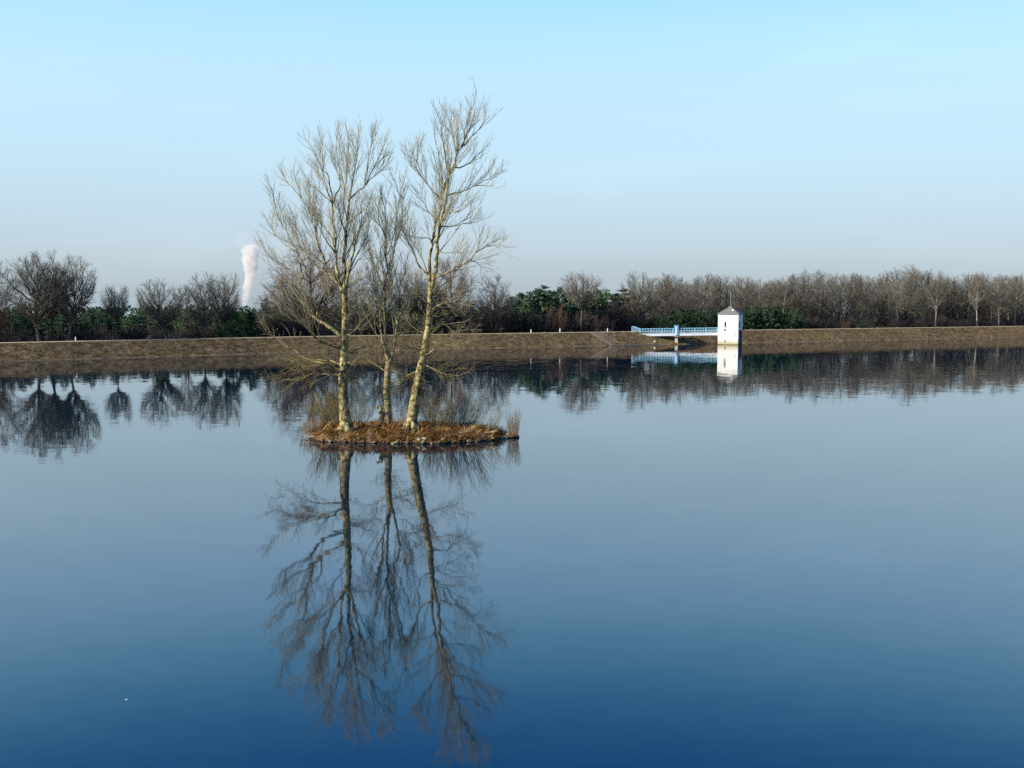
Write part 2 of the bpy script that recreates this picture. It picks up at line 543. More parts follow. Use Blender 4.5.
# land behind the dam to the horizon
mb = MB()
vs = []; fs = []
for i, c in enumerate(crest):
    n = CT[i][1]
    q = c - n * 8.2
    vs.append((q.x, q.y, LAND))
    for dist in (90, 260, 9000):       # level wood floor, then lowland falling gently away
        h = V((q.x * (1 + dist / 1200) - n.x * dist, q.y + abs(n.y) * dist, 0))
        vs.append((h.x, h.y, LAND - max(0, dist - 90) * .013))
for i in range(len(crest) - 1):
    for j in range(3):
        a = i * 4 + j
        fs.append((a, a + 1, a + 5, a + 4))
mb.add(vs, fs)
tag(mb.build('ground', M['field']), kind='structure')

# water sheet
mb = MB()
mb.add([(-420, -60, 0), (700, -60, 0), (700, 560, 0), (-420, 560, 0)], [(0, 1, 2, 3)])
tag(mb.build('water', M['water']), kind='structure')
# the bank the photographer stands on
mb = MB()
nb = [(-60, 8.0), (-3, 8.35), (1.0, 8.35), (13.5, -.4), (15, -2)]
vs = []; fs = []
xs = [-420, -120, -40, 0, 40, 120, 700]
for x in xs:
    for (y, z) in nb: vs.append((x, y, z))
for i in range(len(xs) - 1):
    for j in range(len(nb) - 1):
        a = i * 5 + j
        fs.append((a, a + 5, a + 6, a + 1))
mb.add(vs, fs)
tag(mb.build('near_bank', M['near_bank']), kind='structure')

# dry grass along the dam: countless tufts
mb = MB()
gr = random.Random(3)
idx = [i for i in range(len(crest)) if -140 < crest[i].x < 210]
for k in range(4200):
    i = gr.choice(idx[:-1])
    t = gr.random()
    c = crest[i].lerp(crest[i + 1], t); n = CT[i][1]
    # keep the ramp clear
    u = gr.random()
    if u < .04: o = FR + gr.uniform(-.1, .4)
    elif u < .10: o = -gr.uniform(3.7, 4.5)
    else: o = FR + .5 + SL * (DAM_H - .12) * gr.random() * .97
    z = DAM_H if o < FR else (DAM_H - max(0, o - FR - .5) / SL - .1)
    p = V((c.x + n.x * o, c.y + n.y * o, z))
    px = project(V((p.x, p.y, p.z)))[0]
    rp0 = crest_at(587.5, 0)[0] if k == 0 else rp0
    tt = CT[i][0]
    s_along = (p - rp0).dot(tt)
    if -.4 < s_along < 3.2 and o > -.5: continue
    for b in range(3):
        a = gr.uniform(0, 6.28)
        d = V((math.cos(a) * .5, math.sin(a) * .5, 1)).normalized()
        L = gr.uniform(.18, .5)
        mb.blade(p + V((gr.uniform(-.15, .15), gr.uniform(-.15, .15), -.03)), d, V((math.sin(a), -math.cos(a), 0)), gr.uniform(.02, .05), L, V((gr.uniform(-.1, .1), gr.uniform(-.1, .1), -.03)))
mdam_grass = noise_mat('dam_grass', [(.035, .025, .014), (.12, .085, .05), (.28, .21, .12)], .8, detail=6, coord='World', lo=.36, hi=.66, spec=0)
tag(mb.build('dry_grass', mdam_grass), 'dead brown grass covering the far dam slope', 'grass', kind='stuff')

# ------------------------------------------------------------------ boat ramp down the dam face
p0, t0, n0 = crest_at(587.5, 0)
ramp = empty('boat_ramp', (p0.x, p0.y, 0))
tag(ramp, 'grey concrete ramp with pale kerbs running down the dam to the water', 'ramp')
th = math.atan2(t0.y, t0.x)
ramp.rotation_euler = (0, 0, th)           # local x along dam, local -y to the water
oe = FR + .5 + SL * (DAM_H - .12)


def face_z(o): return DAM_H - .12 - (o - FR - .5) / SL


mb = MB()
W2 = 2.9
pr = [(-.2, DAM_H + .03), (FR + .35, DAM_H + .02), (FR + .7, face_z(FR + .7) + .06), (oe + 1.2, face_z(oe + 1.2) + .06)]
skew = .75


def slab(mb, x0, x1, prof, thick):
    k = len(prof)
    vs = []
    for (o, z) in prof:
        s = max(0, o) * skew
        for (x, zz) in ((x0 + s, z), (x1 + s, z), (x1 + s, z - thick), (x0 + s, z - thick)):
            vs.append((x, -o, zz))
    fs = [(0, 1, 2, 3), tuple((k - 1) * 4 + j for j in (3, 2, 1, 0))]
    for i in range(k - 1):
        for j in range(4):
            a = i * 4 + j; b = i * 4 + (j + 1) % 4
            fs.append((a, a + 4, b + 4, b))
    mb.add(vs, fs)


slab(mb, 0, W2, pr, .3)
mb.build('slab', M['ramp'], ramp)
for x in (-.21, W2 + .01):
    mb = MB()
    slab(mb, x, x + .20, [(o, z + .10) for o, z in pr], .4)
    mb.build('kerb', M['kerb'], ramp)

# stone quay strip from the ramp to beyond the tower, just over the water
mb = MB()
pa = crest_at(603, -oe + .25)[0]
segs = [crest_at(px, -oe + .15)[0] for px in range(604, 668, 8)]
for a, b in zip(segs[:-1], segs[1:]):
    d = (b - a); L = d.length; d.normalize()
    rot = Matrix(((d.x, -d.y, 0), (d.y, d.x, 0), (0, 0, 1)))
    mb.box((a + b) / 2 + V((0, 0, .06)), (L / 2 - .03, .2, .10), rot)
tag(mb.build('landing_edge', M['edge_pale']), 'low pale stone edging along the water between ramp and bridge pier', 'kerb')

# posts on the crest
for px, h, lab in ((75.6, .75, 'small white marker post on the dam below the big oak clump'),
                   (531, .8, 'small white marker post on the dam beside the round dense tree'),
                   (560, .95, 'white marker post on the dam before the rusty brown bush'),
                   (607.6, .85, 'white marker post on the dam right of the concrete ramp')):
    p, t, n = crest_at(px, .6, DAM_H)
    o = empty('marker_post', p)
    tag(o, lab, 'post', 'white marker posts along the dam crest')
    mb = MB()
    mb.tube([(0, 0, -.1), (0, 0, h * .8), (0, 0, h)], [.12, .12, .10], 8)
    mb.build('shaft', M['white_paint'], o)
    mb = MB()
    mb.tube([(0, 0, h), (0, 0, h + .05), (0, 0, h + .09)], [.12, .12, .06], 8)
    mb.build('cap', M['concrete'], o)
# little white stone on the bank
p, t, n = crest_at(655, -(oe - .9), face_z(oe - .9))


def rock_mesh(seed, r, mat, name='stone', sq=(1, 1, .6), sub=2):
    import bmesh
    bm = bmesh.new()
    bmesh.ops.create_icosphere(bm, subdivisions=sub, radius=r)
    for v in bm.verts:
        nn = mnoise.noise(v.co * (1.6 / r) + V((seed * 7.1, seed * 3.3, 0)))
        v.co *= 1 + .35 * nn
        v.co.x *= sq[0]; v.co.y *= sq[1]; v.co.z *= sq[2]
    me = bpy.data.meshes.new(name)
    bm.to_mesh(me); bm.free()
    me.materials.append(mat)
    return me


o = mesh_obj('marker_stone', rock_mesh(4, .26, M['concrete'], 'marker_stone', (1.2, .9, .8)), None, p + V((0, 0, .12)))
tag(o, 'white painted boulder on the dam slope under the blue bridge', 'stone')

# ------------------------------------------------------------------ intake tower
TY = 235.5
tc0 = at_z(728.0, 344.9)
nf = V((-.41, -.91, 0)).normalized()          # front face normal
nr = V((-nf.y, nf.x, 0))                       # to the right of the front face
tow = empty('intake_tower', (0, 0, 0))
tag(tow, 'white square intake tower with grey pyramid roof standing in the water', 'tower')
rotT = Matrix((( nr.x, -nf.x, 0), (nr.y, -nf.y, 0), (0, 0, 1)))     # local x right, local y into the building
fc = at_z(727.75, 344.8)                       # middle of the front face on the water
HW = 2.42; DP = 2.5
TH = 7.25
ctr = fc - nf * DP


def TL(x, y, z): return ctr + rotT @ V((x, y, z))


mb = MB()
mb.box(TL(0, 0, TH / 2 - 1), (HW, DP, TH / 2 + 1), rotT)
wall = mb.build('wall', M['white_wall'], tow)
mb = MB()
mb.box(TL(0, 0, TH - .18), (HW + .06, DP + .06, .14), rotT)
mb.build('cornice', M['white_wall'], tow)
mb = MB()
e = .22
zt = TH
A = [TL(-HW - e, -DP - e, zt), TL(HW + e, -DP - e, zt), TL(HW + e, DP + e, zt), TL(-HW - e, DP + e, zt)]
B = [q + V((0, 0, .13)) for q in A]
C = [TL(-.35, -.35, zt + 1.75), TL(.35, -.35, zt + 1.75), TL(.35, .35, zt + 1.75), TL(-.35, .35, zt + 1.75)]
mb.add([tuple(q) for q in A + B + C], [(3, 2, 1, 0), (0, 1, 5, 4), (1, 2, 6, 5), (2, 3, 7, 6), (3, 0, 4, 7), (4, 5, 9, 8), (5, 6, 10, 9), (6, 7, 11, 10), (7, 4, 8, 11), (8, 9, 10, 11)])
roof = mb.build('roof', M['roof'], tow)
mb = MB()
mb.box(TL(0, 0, zt + 1.87), (.42, .42, .12), rotT)
mb.build('roof_cap', M['roof'], roof)
mb = MB()
mb.tube([TL(0, 0, zt + 1.9), TL(0, 0, zt + 3.6), TL(0, 0, zt + 5.1)], [.045, .03, .022], 6)
mb.tube([TL(0, 0, zt + 5.0), TL(0, 0, zt + 5.08), TL(0, 0, zt + 5.25), TL(0, 0, zt + 5.33)], [.02, .08, .08, .02], 8)
mb.build('lightning_rod', M['concrete'], roof)
mb = MB()   # small roof hatch
mb.box(TL(.85, -1.35, zt + 1.02), (.26, .22, .16), rotT)
mb.build('roof_hatch', M['white_paint'], roof)


def window(x, z, hw, hh, face='front'):
    f = MB(); g = MB()
    if face == 'front':
        f.box(TL(x, -DP - .02, z), (hw, .04, hh), rotT)
        s = MB(); s.box(TL(x, -DP - .06, z - hh - .06), (hw + .08, .07, .05), rotT)
    else:
        f.box(TL(HW + .02, x, z), (.04, hw, hh), rotT)
        s = MB(); s.box(TL(HW + .06, x, z - hh - .06), (.07, hw + .08, .05), rotT)
    wo = f.build('window', M['dark'], tow)
    s.build('sill', M['concrete'], wo)


window(-.68, 4.88, .2, .58)
window(-.72, 3.62, .2, .2)
window(-.70, .85, .12, .22)
window(-.8, 4.9, .5, .6, 'side')
for (x, z, r) in ((1.35, 6.15, .10), (1.85, 2.55, .13)):
    mb = MB()
    mb.box(TL(x, -DP - .03, z), (r, .05, r * .8), rotT)
    mb.build('vent', M['rust_metal'], tow)
# side platform and ladder
mb = MB()
mb.box(TL(HW + .45, -1.1, 3.55), (.45, 1.0, .07), rotT)
for yy in (-2.0, -1.1, -.2):
    mb.tube([TL(HW + .85, yy, 3.5), TL(HW + .85, yy, 4.55)], [.035, .035], 5)
mb.tube([TL(HW + .85, -2.0, 4.55), TL(HW + .85, -.2, 4.55)], [.035, .035], 5)
mb.build('platform', M['rust_metal'], tow)
mb = MB()
for yy in (-2.0, -1.4):
    mb.tube([TL(HW + .25, yy, -1), TL(HW + .25, yy, 3.6)], [.06, .06], 5)
z = -.5
while z < 3.5:
    mb.tube([TL(HW + .25, -2.0, z), TL(HW + .25, -1.4, z)], [.035, .035], 5)
    z += .32
mb.build('ladder', M['rust_metal'], tow)
mb = MB()
mb.box(TL(HW + .16, .2, 1.4), (.15, .55, 2.0), rotT)
mb.build('gate_guide', M['rust_metal'], tow)
mb = MB()   # water-stained plinth course
mb.box(TL(0, 0, .02), (HW + .05, DP + .05, .14), rotT)
mb.build('plinth', M['kerb'], tow)

# ------------------------------------------------------------------ footbridge
bx0 = at_y(640.0, 333.0, 243.0)
b0 = V((bx0.x, bx0.y, 2.42))
b1 = TL(-HW - .02, -.3, 2.72)
dm, tm, nm = crest_at(632.5, .8, DAM_H)
bs0 = V((dm.x, dm.y, DAM_H + .05))
bridge = empty('footbridge', (b0.x, b0.y, 0))
tag(bridge, 'light blue railed footbridge leading from the dam to the white tower', 'bridge')


def loc(p): return p - V((b0.x, b0.y, 0))


BW = .75


def beam(mb, a, b, w_, h_, dz=0.0, side=0.0):
    a = V(a); b = V(b)
    d = (b - a); L = d.length; d.normalize()
    s = d.cross(V((0, 0, 1))).normalized()
    u = s.cross(d)
    rot = Matrix(((d.x, s.x, u.x), (d.y, s.y, u.y), (d.z, s.z, u.z)))
    mb.box(loc((a + b) / 2) + s * side + u * dz, (L / 2, w_, h_), rot)


deck = MB(); beam(deck, b0, b1, BW, .09); beam(deck, bs0, b0, BW, .08)
deck.build('deck', M['concrete'], bridge)
for sd_ in (-1, 1):
    g = MB(); beam(g, b0, b1, .07, .26, -.22, sd_ * (BW + .08)); g.build('girder', M['white_paint'], bridge)
for sd_ in (-1, 1):
    r = MB()
    for (a, b, hh) in ((b0, b1, 1.3), (bs0, b0, 1.25)):
        for z_, th_ in ((hh, .055), (.72, .035), (.22, .04)):
            beam(r, a + V((0, 0, z_)), b + V((0, 0, z_)), .04, th_, 0, sd_ * BW)
        L = (b - a).length
        k = max(2, int(L / .66))
        d = (b - a).normalized(); s = d.cross(V((0, 0, 1))).normalized()
        for i in range(k + 1):
            q = a.lerp(b, i / k) + s * sd_ * BW
            wd = .06 if i % 4 == 0 else .04
            r.tube([loc(q), loc(q + V((0, 0, hh)))], [wd, wd], 4, smooth=False)
    r.build('railing', M['blue'], bridge)
# portal and pier
pm = b0.lerp(b1, .455)
db = (b1 - b0); db.z = 0; db.normalize()
sb = db.cross(V((0, 0, 1))).normalized()
rotB = Matrix(((db.x, sb.x, 0), (db.y, sb.y, 0), (0, 0, 1)))
mb = MB()
for sd_ in (-1, 1):
    mb.box(loc(pm + sb * sd_ * (BW + .18) + V((0, 0, .75))), (.42, .10, 1.15), rotB)
mb.box(loc(pm + V((0, 0, 1.97))), (.42, BW + .28, .12), rotB)
mb.build('portal', M['portal_shade'], bridge)
for sd_ in (-1, 1):
    mb = MB()
    mb.box(loc(pm + sb * sd_ * (BW + .30) + V((-.16, 0, .72))), (.22, .03, 1.1), rotB)
    mb.build('portal_lit_half', M['white_paint'], bridge)  # white slab paints the sunlit left half over the blue shaded one
mb = MB()
mb.box(loc(V((pm.x, pm.y, .45))), (.34, .42, 2.2 - .45 + .2), rotB)
mb.box(loc(V((pm.x, pm.y, pm.z - .55))), (.5, BW + .15, .14), rotB)
mb.build('pier', M['concrete'], bridge)


# ------------------------------------------------------------------ tree building
def rvec(r):
    while True:
        v = V((r.uniform(-1, 1), r.uniform(-1, 1), r.uniform(-1, 1)))
        if .05 < v.length < 1: return v.normalized()


def side_dir(r, tan, ang, up=0.0):
    s = rvec(r)
    s = (s - tan * s.dot(tan))
    if s.length < .05: s = tan.orthogonal()
    s.normalize()
    d = tan * math.cos(ang) + s * math.sin(ang) + V((0, 0, up))
    return d.normalized()


def wander(r, p, d, L, n, jit, up):
    pts = [p.copy()]
    st = L / n
    for i in range(n):
        d = (d + rvec(r) * jit + V((0, 0, up / n))).normalized()
        p = p + d * st
        pts.append(p)
    return pts, d


def taper(r0, r1, n): return [r0 + (r1 - r0) * i / n for i in range(n + 1)]


def bush_out(r, mb, pts, level, lens, rads, dens, ang, up, jit, t0=.2, maxlevel=3, sides=3, inside=None, tipk=1.12, tail=.65):
    """side shoots on the polyline pts, recursively"""
    tot = sum((b - a).length for a, b in zip(pts[:-1], pts[1:]))
    cnt = max(1, int(tot * dens[level] * r.uniform(.8, 1.2)))
    cum = [0]
    for a, b in zip(pts[:-1], pts[1:]): cum.append(cum[-1] + (b - a).length)
    for k in range(cnt):
        t = t0 + (1 - t0) * (k + r.random()) / cnt
        s = min(t * tot, tot * .999)
        i = 0
        while i < len(pts) - 2 and cum[i + 1] < s: i += 1
        seg = pts[i + 1] - pts[i]
        f = (s - cum[i]) / max(seg.length, 1e-6)
        p = pts[i].lerp(pts[i + 1], f)
        d = side_dir(r, seg.normalized(), r.uniform(*ang), up * r.uniform(.4, 1.2))
        L = lens[level] * r.uniform(.55, 1.25) * (tipk - (tipk - tail) * t)
        n = 3 if level < 2 else 2
        q, _ = wander(r, p, d, L, n, jit, up * .5)
        if inside and not inside(q[-1]):
            q, _ = wander(r, p, d, L * .5, n, jit, up * .5)
            if not inside(q[-1]):
                continue
        mb.tube(q, taper(rads[level], rads[level + 1] * .8, n), sides if level else 4, cap=False)
        if level + 1 < maxlevel:
            bush_out(r, mb, q, level + 1, lens, rads, dens, ang, up, jit, .15, maxlevel, sides, inside, tipk, tail)


def traced(pts_px, Y, dz=0.0, start_off=0.0, per=3, r=None, jit=.04, power=1.0):
    n = len(pts_px)
    out = []
    for i, (x, y) in enumerate(pts_px):
        t = i / max(1, n - 1)
        out.append(at_y(x, y, Y + start_off + dz * t ** power))
    sm = catmull(out, per)
    if r:
        for i in range(1, len(sm) - 1): sm[i] = sm[i] + rvec(r) * jit
    return sm


PX = .0755   # metres per pixel at the island


def island_tree(name_label, base, trunk_px, trunk_w, limbs, Y, mats, seed, sub):
    """trunk_px: traced stem, trunk_w: widths in px along it; limbs: (points, start width px, depth)"""
    r = random.Random(seed)
    root = empty('poplar_tree', base)
    tag(root, name_label, 'tree')
    T = MB(); Cn = MB()
    tp = traced(trunk_px, Y, 0, 0, 4, r, .02)
    k = len(tp)
    rad = np.interp(np.linspace(0, 1, k), np.linspace(0, 1, len(trunk_w)), [wd * PX / 2 for wd in trunk_w])
    T.tube([q - base for q in tp], rad, 12)
    # root flare lobes
    b0_ = tp[0] - base
    for a in range(6):
        an = a * 1.05 + r.uniform(-.3, .3)
        dv = V((math.cos(an), math.sin(an), 0))
        R0 = rad[0]
        T.tube([b0_ + V((0, 0, .75)) + dv * R0 * .45, b0_ + V((0, 0, .25)) + dv * R0 * .75, b0_ + V((0, 0, -.25)) + dv * R0 * 1.2], [R0 * .40, R0 * .48, R0 * .42], 7)
    allp = [(q, 0) for q in tp]
    for item in limbs:
        pts, w0, dz = item[:3]
        opt = item[3] if len(item) > 3 else {}
        # depth of the start: the nearest already built point in the picture plane
        s0 = at_y(pts[0][0], pts[0][1], Y)
        so_ = min(allp, key=lambda a: (a[0].x - s0.x) ** 2 + (a[0].z - s0.z) ** 2)[0].y - Y
        q = traced(pts, Y, dz, so_, 3, r, .05)
        n = len(q) - 1
        w1 = opt.get('w1', .16)
        tr = [max(.009, (w0 * PX / 2) * (1 - i / n) ** 1.25 + w1 * PX / 2 * (i / n)) for i in range(n + 1)]
        loc_ = [a - base for a in q]
        T.tube(loc_, tr, 7 if w0 > 2 else 5)
        allp += [(a, 0) for a in q]
        o = dict(sub); o.update(opt)
        bush_out(r, Cn, loc_, 0, o['lens'], o['rads'], o['dens'], o['ang'], o['up'], o['jit'], o.get('t0', .25), tail=.22)
        # long straight ascending side branches along the bough
        Ls = [0.0]
        for a_, b_ in zip(loc_[:-1], loc_[1:]): Ls.append(Ls[-1] + (b_ - a_).length)
        tot = Ls[-1]
        for kk in range(int(tot * o.get('subs', 1.0))):
            t = .18 + .7 * r.random()
            i = max(j for j in range(n) if Ls[j] <= t * tot)
            tan = (loc_[i + 1] - loc_[i]).normalized()
            d = side_dir(r, tan, r.uniform(.28, .62), o['up'] * .9)
            L = (.34 * tot * (1 - t) + 1.1) * r.uniform(.7, 1.2)
            L = min(L, 4.2)
            q, _ = wander(r, loc_[i], d, L, 5, .045, o['up'] * .5)
            Cn.tube(q, taper(max(.014, tr[i] * .42), .007, 5), 4, cap=False)
            bush_out(r, Cn, q, 0, [1.35, .8, .42], o['rads'], [2.3, 3.0, 3.6], (.3, .7), o['up'] * .8, o['jit'], .2, tail=.3)
    if sub.get('epi'):
        for (ta, tb, cnt, L) in sub['epi']:      # water shoots on the trunk
            for _ in range(cnt):
                i = int((ta + (tb - ta) * r.random()) * (k - 1))
                d = V((r.uniform(-1, 1), r.uniform(-1, 1), r.uniform(-.1, .75))).normalized()
                p = tp[i] - base
                q, _ = wander(r, p, d, L * r.uniform(.4, 1.2), 4, .22, .1)
                Cn.tube(q, taper(.014, .006, 4), 3, cap=False)
                bush_out(r, Cn, q, 1, [0, .55, .3], [0, .009, .006, .005], [0, 4, 3], (.4, 1.0), .2, .2, .1)
    T.build('trunk', mats[0], root)
    Cn.build('crown', mats[1], root)
    return root


YL, YM, YR = 73.2, 76.2, 73.4
SUB = dict(lens=[3.1, 1.15, .5], rads=[.0165, .0085, .0058, .0042], dens=[2.1, 3.1, 3.8], ang=(.3, .75), up=.34, jit=.075)
LOW = dict(up=.05, ang=(.3, 1.0), lens=[2.0, 1.05, .5], dens=[3.4, 3.8, 3.6], t0=.1, subs=.7, rads=[.0135, .008, .0056, .0042])
left_limbs = [
    # main leader
    ([(344.4, 290), (344.2, 276), (344, 259), (346.4, 236), (347.2, 222), (348.8, 204), (350.3, 196), (352.7, 179), (355, 168), (356.6, 154), (358, 138), (360, 124)], 4.6, .5),
    ([(350.0, 199), (357, 192), (364.4, 186), (370.6, 179), (380, 171), (390, 162)], 2.0, 1.4),
    ([(364.4, 185), (366.7, 172), (369.8, 149), (375, 138), (377.5, 127)], 1.5, .4),
    ([(345.4, 287), (348.8, 272), (352, 257.5), (356.6, 239), (361, 223), (361, 207), (362.8, 197), (365.5, 184)], 3.0, -1.3),
    ([(343, 292), (340, 287), (337, 273), (336, 254), (335.5, 234), (332.3, 220), (333, 213), (332.3, 202)], 3.4, 1.0, dict(w1=1.6)),
    ([(332.3, 203), (320.6, 193), (309.7, 183), (304, 177)], 1.6, 1.0),
    ([(332.3, 202), (328.4, 177), (322, 168), (313, 152), (308, 140)], 1.7, -.8),
    ([(332.5, 204), (337, 193), (340, 186), (339.4, 172), (336, 149), (339, 129)], 2.0, .7),
    ([(343, 291), (338, 282), (327, 268), (320.6, 251), (316.7, 239), (313.6, 223), (309.7, 213), (302, 199), (295.6, 179), (292.5, 169)], 2.8, -2.0),
    ([(336.5, 262), (335, 250), (331, 237), (322, 224), (315, 212), (308, 196), (301, 181)], 1.8, 2.0),
    ([(344.6, 337), (341, 335.6), (328.4, 326), (317.5, 320), (309.7, 312), (308, 305), (305.3, 294), (298.8, 284), (302, 279), (300, 264), (296.4, 251), (292.5, 243), (284.7, 228), (283, 226), (275.3, 212), (269, 199)], 4.0, 1.5),
    ([(301.5, 279), (291, 270), (278.4, 264), (267.5, 254), (259.7, 240)], 1.8, 1.0),
    ([(317.5, 320), (316, 304), (306.6, 295), (299, 290)], 2.0, -1.5),
    ([(309.7, 313), (303.4, 307.5), (291, 303), (278, 297), (268, 290)], 1.9, -1.5),
    ([(344.2, 349), (333, 345.6), (317.5, 339.4), (311, 331.6), (306.6, 324.7), (292.5, 320), (284.7, 317), (275, 307.5), (270, 298)], 2.8, -2.5),
    ([(343.4, 371), (325, 364), (305, 358), (292.5, 349), (271, 335), (260, 320)], 2.2, 2.0, LOW),
    ([(343.4, 374), (338, 370.6), (330, 366), (320.6, 364), (309.7, 367), (292.5, 369), (278, 378), (260, 374)], 2.4, -2.2, dict(LOW, up=-.02)),
    ([(343.3, 376), (330, 374.5), (314, 373.7), (306, 377), (286, 380), (266, 377)], 2.0, .8, dict(LOW, up=-.05)),
    ([(343.3, 366), (330, 361), (312, 360), (296, 362), (280, 356), (268, 360)], 1.7, 2.6, LOW),
    ([(345, 338), (347, 335.6), (355, 331), (361, 321.6), (362.8, 312), (366, 300)], 2.0, -1.2),
    ([(345, 291), (349, 286), (355, 282.5), (362, 277)], 1.6, 1.4),
    ([(348.9, 272), (358, 260.6), (362.8, 257), (370.6, 247)], 1.5, 1.2),
    ([(347.2, 224), (356.6, 216), (366, 208), (374, 200)], 1.4, 1.5),
    ([(347.0, 232), (341, 222), (338, 210), (341, 196)], 1.3, -1.6),
    ([(344.5, 262), (352, 246), (355, 232), (352, 214)], 1.3, -1.8),
    ([(343.4, 371), (345.6, 363), (352, 362), (362, 357)], 1.6, -1.5, LOW),
    ([(344.6, 318), (338, 308), (330, 300), (322, 288)], 1.6, -2.2),
    ([(345, 305), (352, 298), (358, 290), (361, 278)], 1.4, 2.0),
    ([(341, 287), (331, 277), (318, 268), (306, 255), (296, 236), (288, 216)], 1.7, 2.4),
    ([(345, 356), (356, 350), (366, 346), (374, 338)], 1.4, 1.5, LOW),
    ([(332.5, 204), (326, 186), (323, 166), (322, 148), (324, 136)], 1.5, 1.8),
    ([(347.2, 222), (344, 202), (346, 178), (348, 154), (350, 134)], 1.6, -2.0),
    ([(364.6, 186), (374, 168), (382, 150), (387, 138)], 1.4, -1.2),
    ([(336, 254), (326, 240), (317, 222), (311, 202), (309, 186)], 1.6, -2.2),
    ([(302, 199), (293, 188), (284, 178), (279, 170)], 1.2, 1.0),
    ([(283, 226), (277, 214), (274, 200), (272, 188)], 1.1, -.8),
    ([(296, 251), (284, 244), (273, 232), (266, 220)], 1.2, 1.4),
    ([(343.8, 288), (330, 270), (316, 258), (304, 244), (296, 226), (290, 206)], 1.8, 3.0),
    ([(349, 270), (360, 250), (368, 232), (372, 212)], 1.4, 2.2),
]
bL = at_y(345.4, 431.5, YL)
island_tree('tall bare poplar on the islet with broad spreading crown and low branches', bL,
            [(345.8, 433), (345.2, 424), (344.2, 410), (343.3, 392), (343.3, 372), (344.6, 345), (345.1, 317), (344.6, 296), (344.4, 288)],
            [13.5, 11.5, 10, 9.2, 8.2, 7.4, 6.4, 5.4, 4.8], left_limbs, YL, (M['bark'], M['twig']), 11, dict(SUB, epi=[(.4, 1, 60, 1.7)]))

mid_limbs = [
    ([(388.2, 362), (384.7, 349), (381.6, 336), (380, 320), (380, 304), (376, 293), (373, 276), (372, 258)], 3.0, 1.2),
    ([(388.6, 362), (388, 353), (386, 338), (384.7, 314), (384.7, 286), (387.8, 270), (384.7, 254), (385.4, 236), (385, 212), (388, 196), (391, 182)], 3.2, -.5),
    ([(389, 361), (392.5, 357), (394, 344), (396.4, 330), (397, 320), (391, 298), (389.4, 267), (392.5, 251), (395.6, 236), (398, 218)], 3.0, -1.2),
    ([(388, 274), (385.8, 256), (384, 234), (379, 214), (376, 200)], 1.8, 1.2),
    ([(390, 270), (393.4, 252), (398, 237), (403, 222), (408, 210)], 1.8, .8),
    ([(390.5, 361), (393.4, 344), (397, 337), (404, 326), (409, 312), (412, 296)], 1.9, 1.5),
    ([(384.7, 290), (379, 278), (372, 262), (368, 246), (366, 228)], 1.6, -1.0),
    ([(385.4, 238), (380, 224), (378, 208), (382, 192)], 1.4, -1.5),
    ([(387, 255), (393, 238), (396, 220), (399, 204), (402, 190)], 1.4, 1.7),
    ([(381, 330), (374, 318), (368, 306), (365, 292)], 1.6, -1.4),
    ([(396.6, 325), (402, 306), (405, 288), (409, 272)], 1.5, 1.3),
    ([(388.5, 368), (400, 373), (410, 377), (420, 378)], 1.4, -1.2, LOW),
    ([(388, 372), (378, 366), (369, 360), (360, 352)], 1.4, 1.2, LOW),
    ([(386, 340), (378, 346), (368, 344), (358, 338)], 1.2, 1.6, LOW),
    ([(391, 300), (398, 290), (404, 276), (407, 258)], 1.3, -1.6),
    ([(384.7, 312), (378, 298), (375, 280), (378, 262)], 1.3, 1.8),
    ([(395, 350), (404, 350), (412, 344), (417, 334)], 1.3, -1.6, LOW),
]
bM = at_y(387.2, 423.5, YM)
SUBM = dict(SUB, lens=[2.4, 1.0, .45], dens=[2.4, 3.3, 3.8], up=.42, ang=(.3, .7))
island_tree('bare poplar between two taller ones on the islet, forking into several upright stems', bM,
            [(387.4, 424), (387.8, 405), (387, 389), (387.8, 372), (388.6, 361)], [9.5, 7.4, 7.2, 6.4, 5.6], mid_limbs, YM, (M['bark_dark'], M['twig_mid']), 23,
            dict(SUBM, epi=[(.35, 1, 60, 1.5)]))

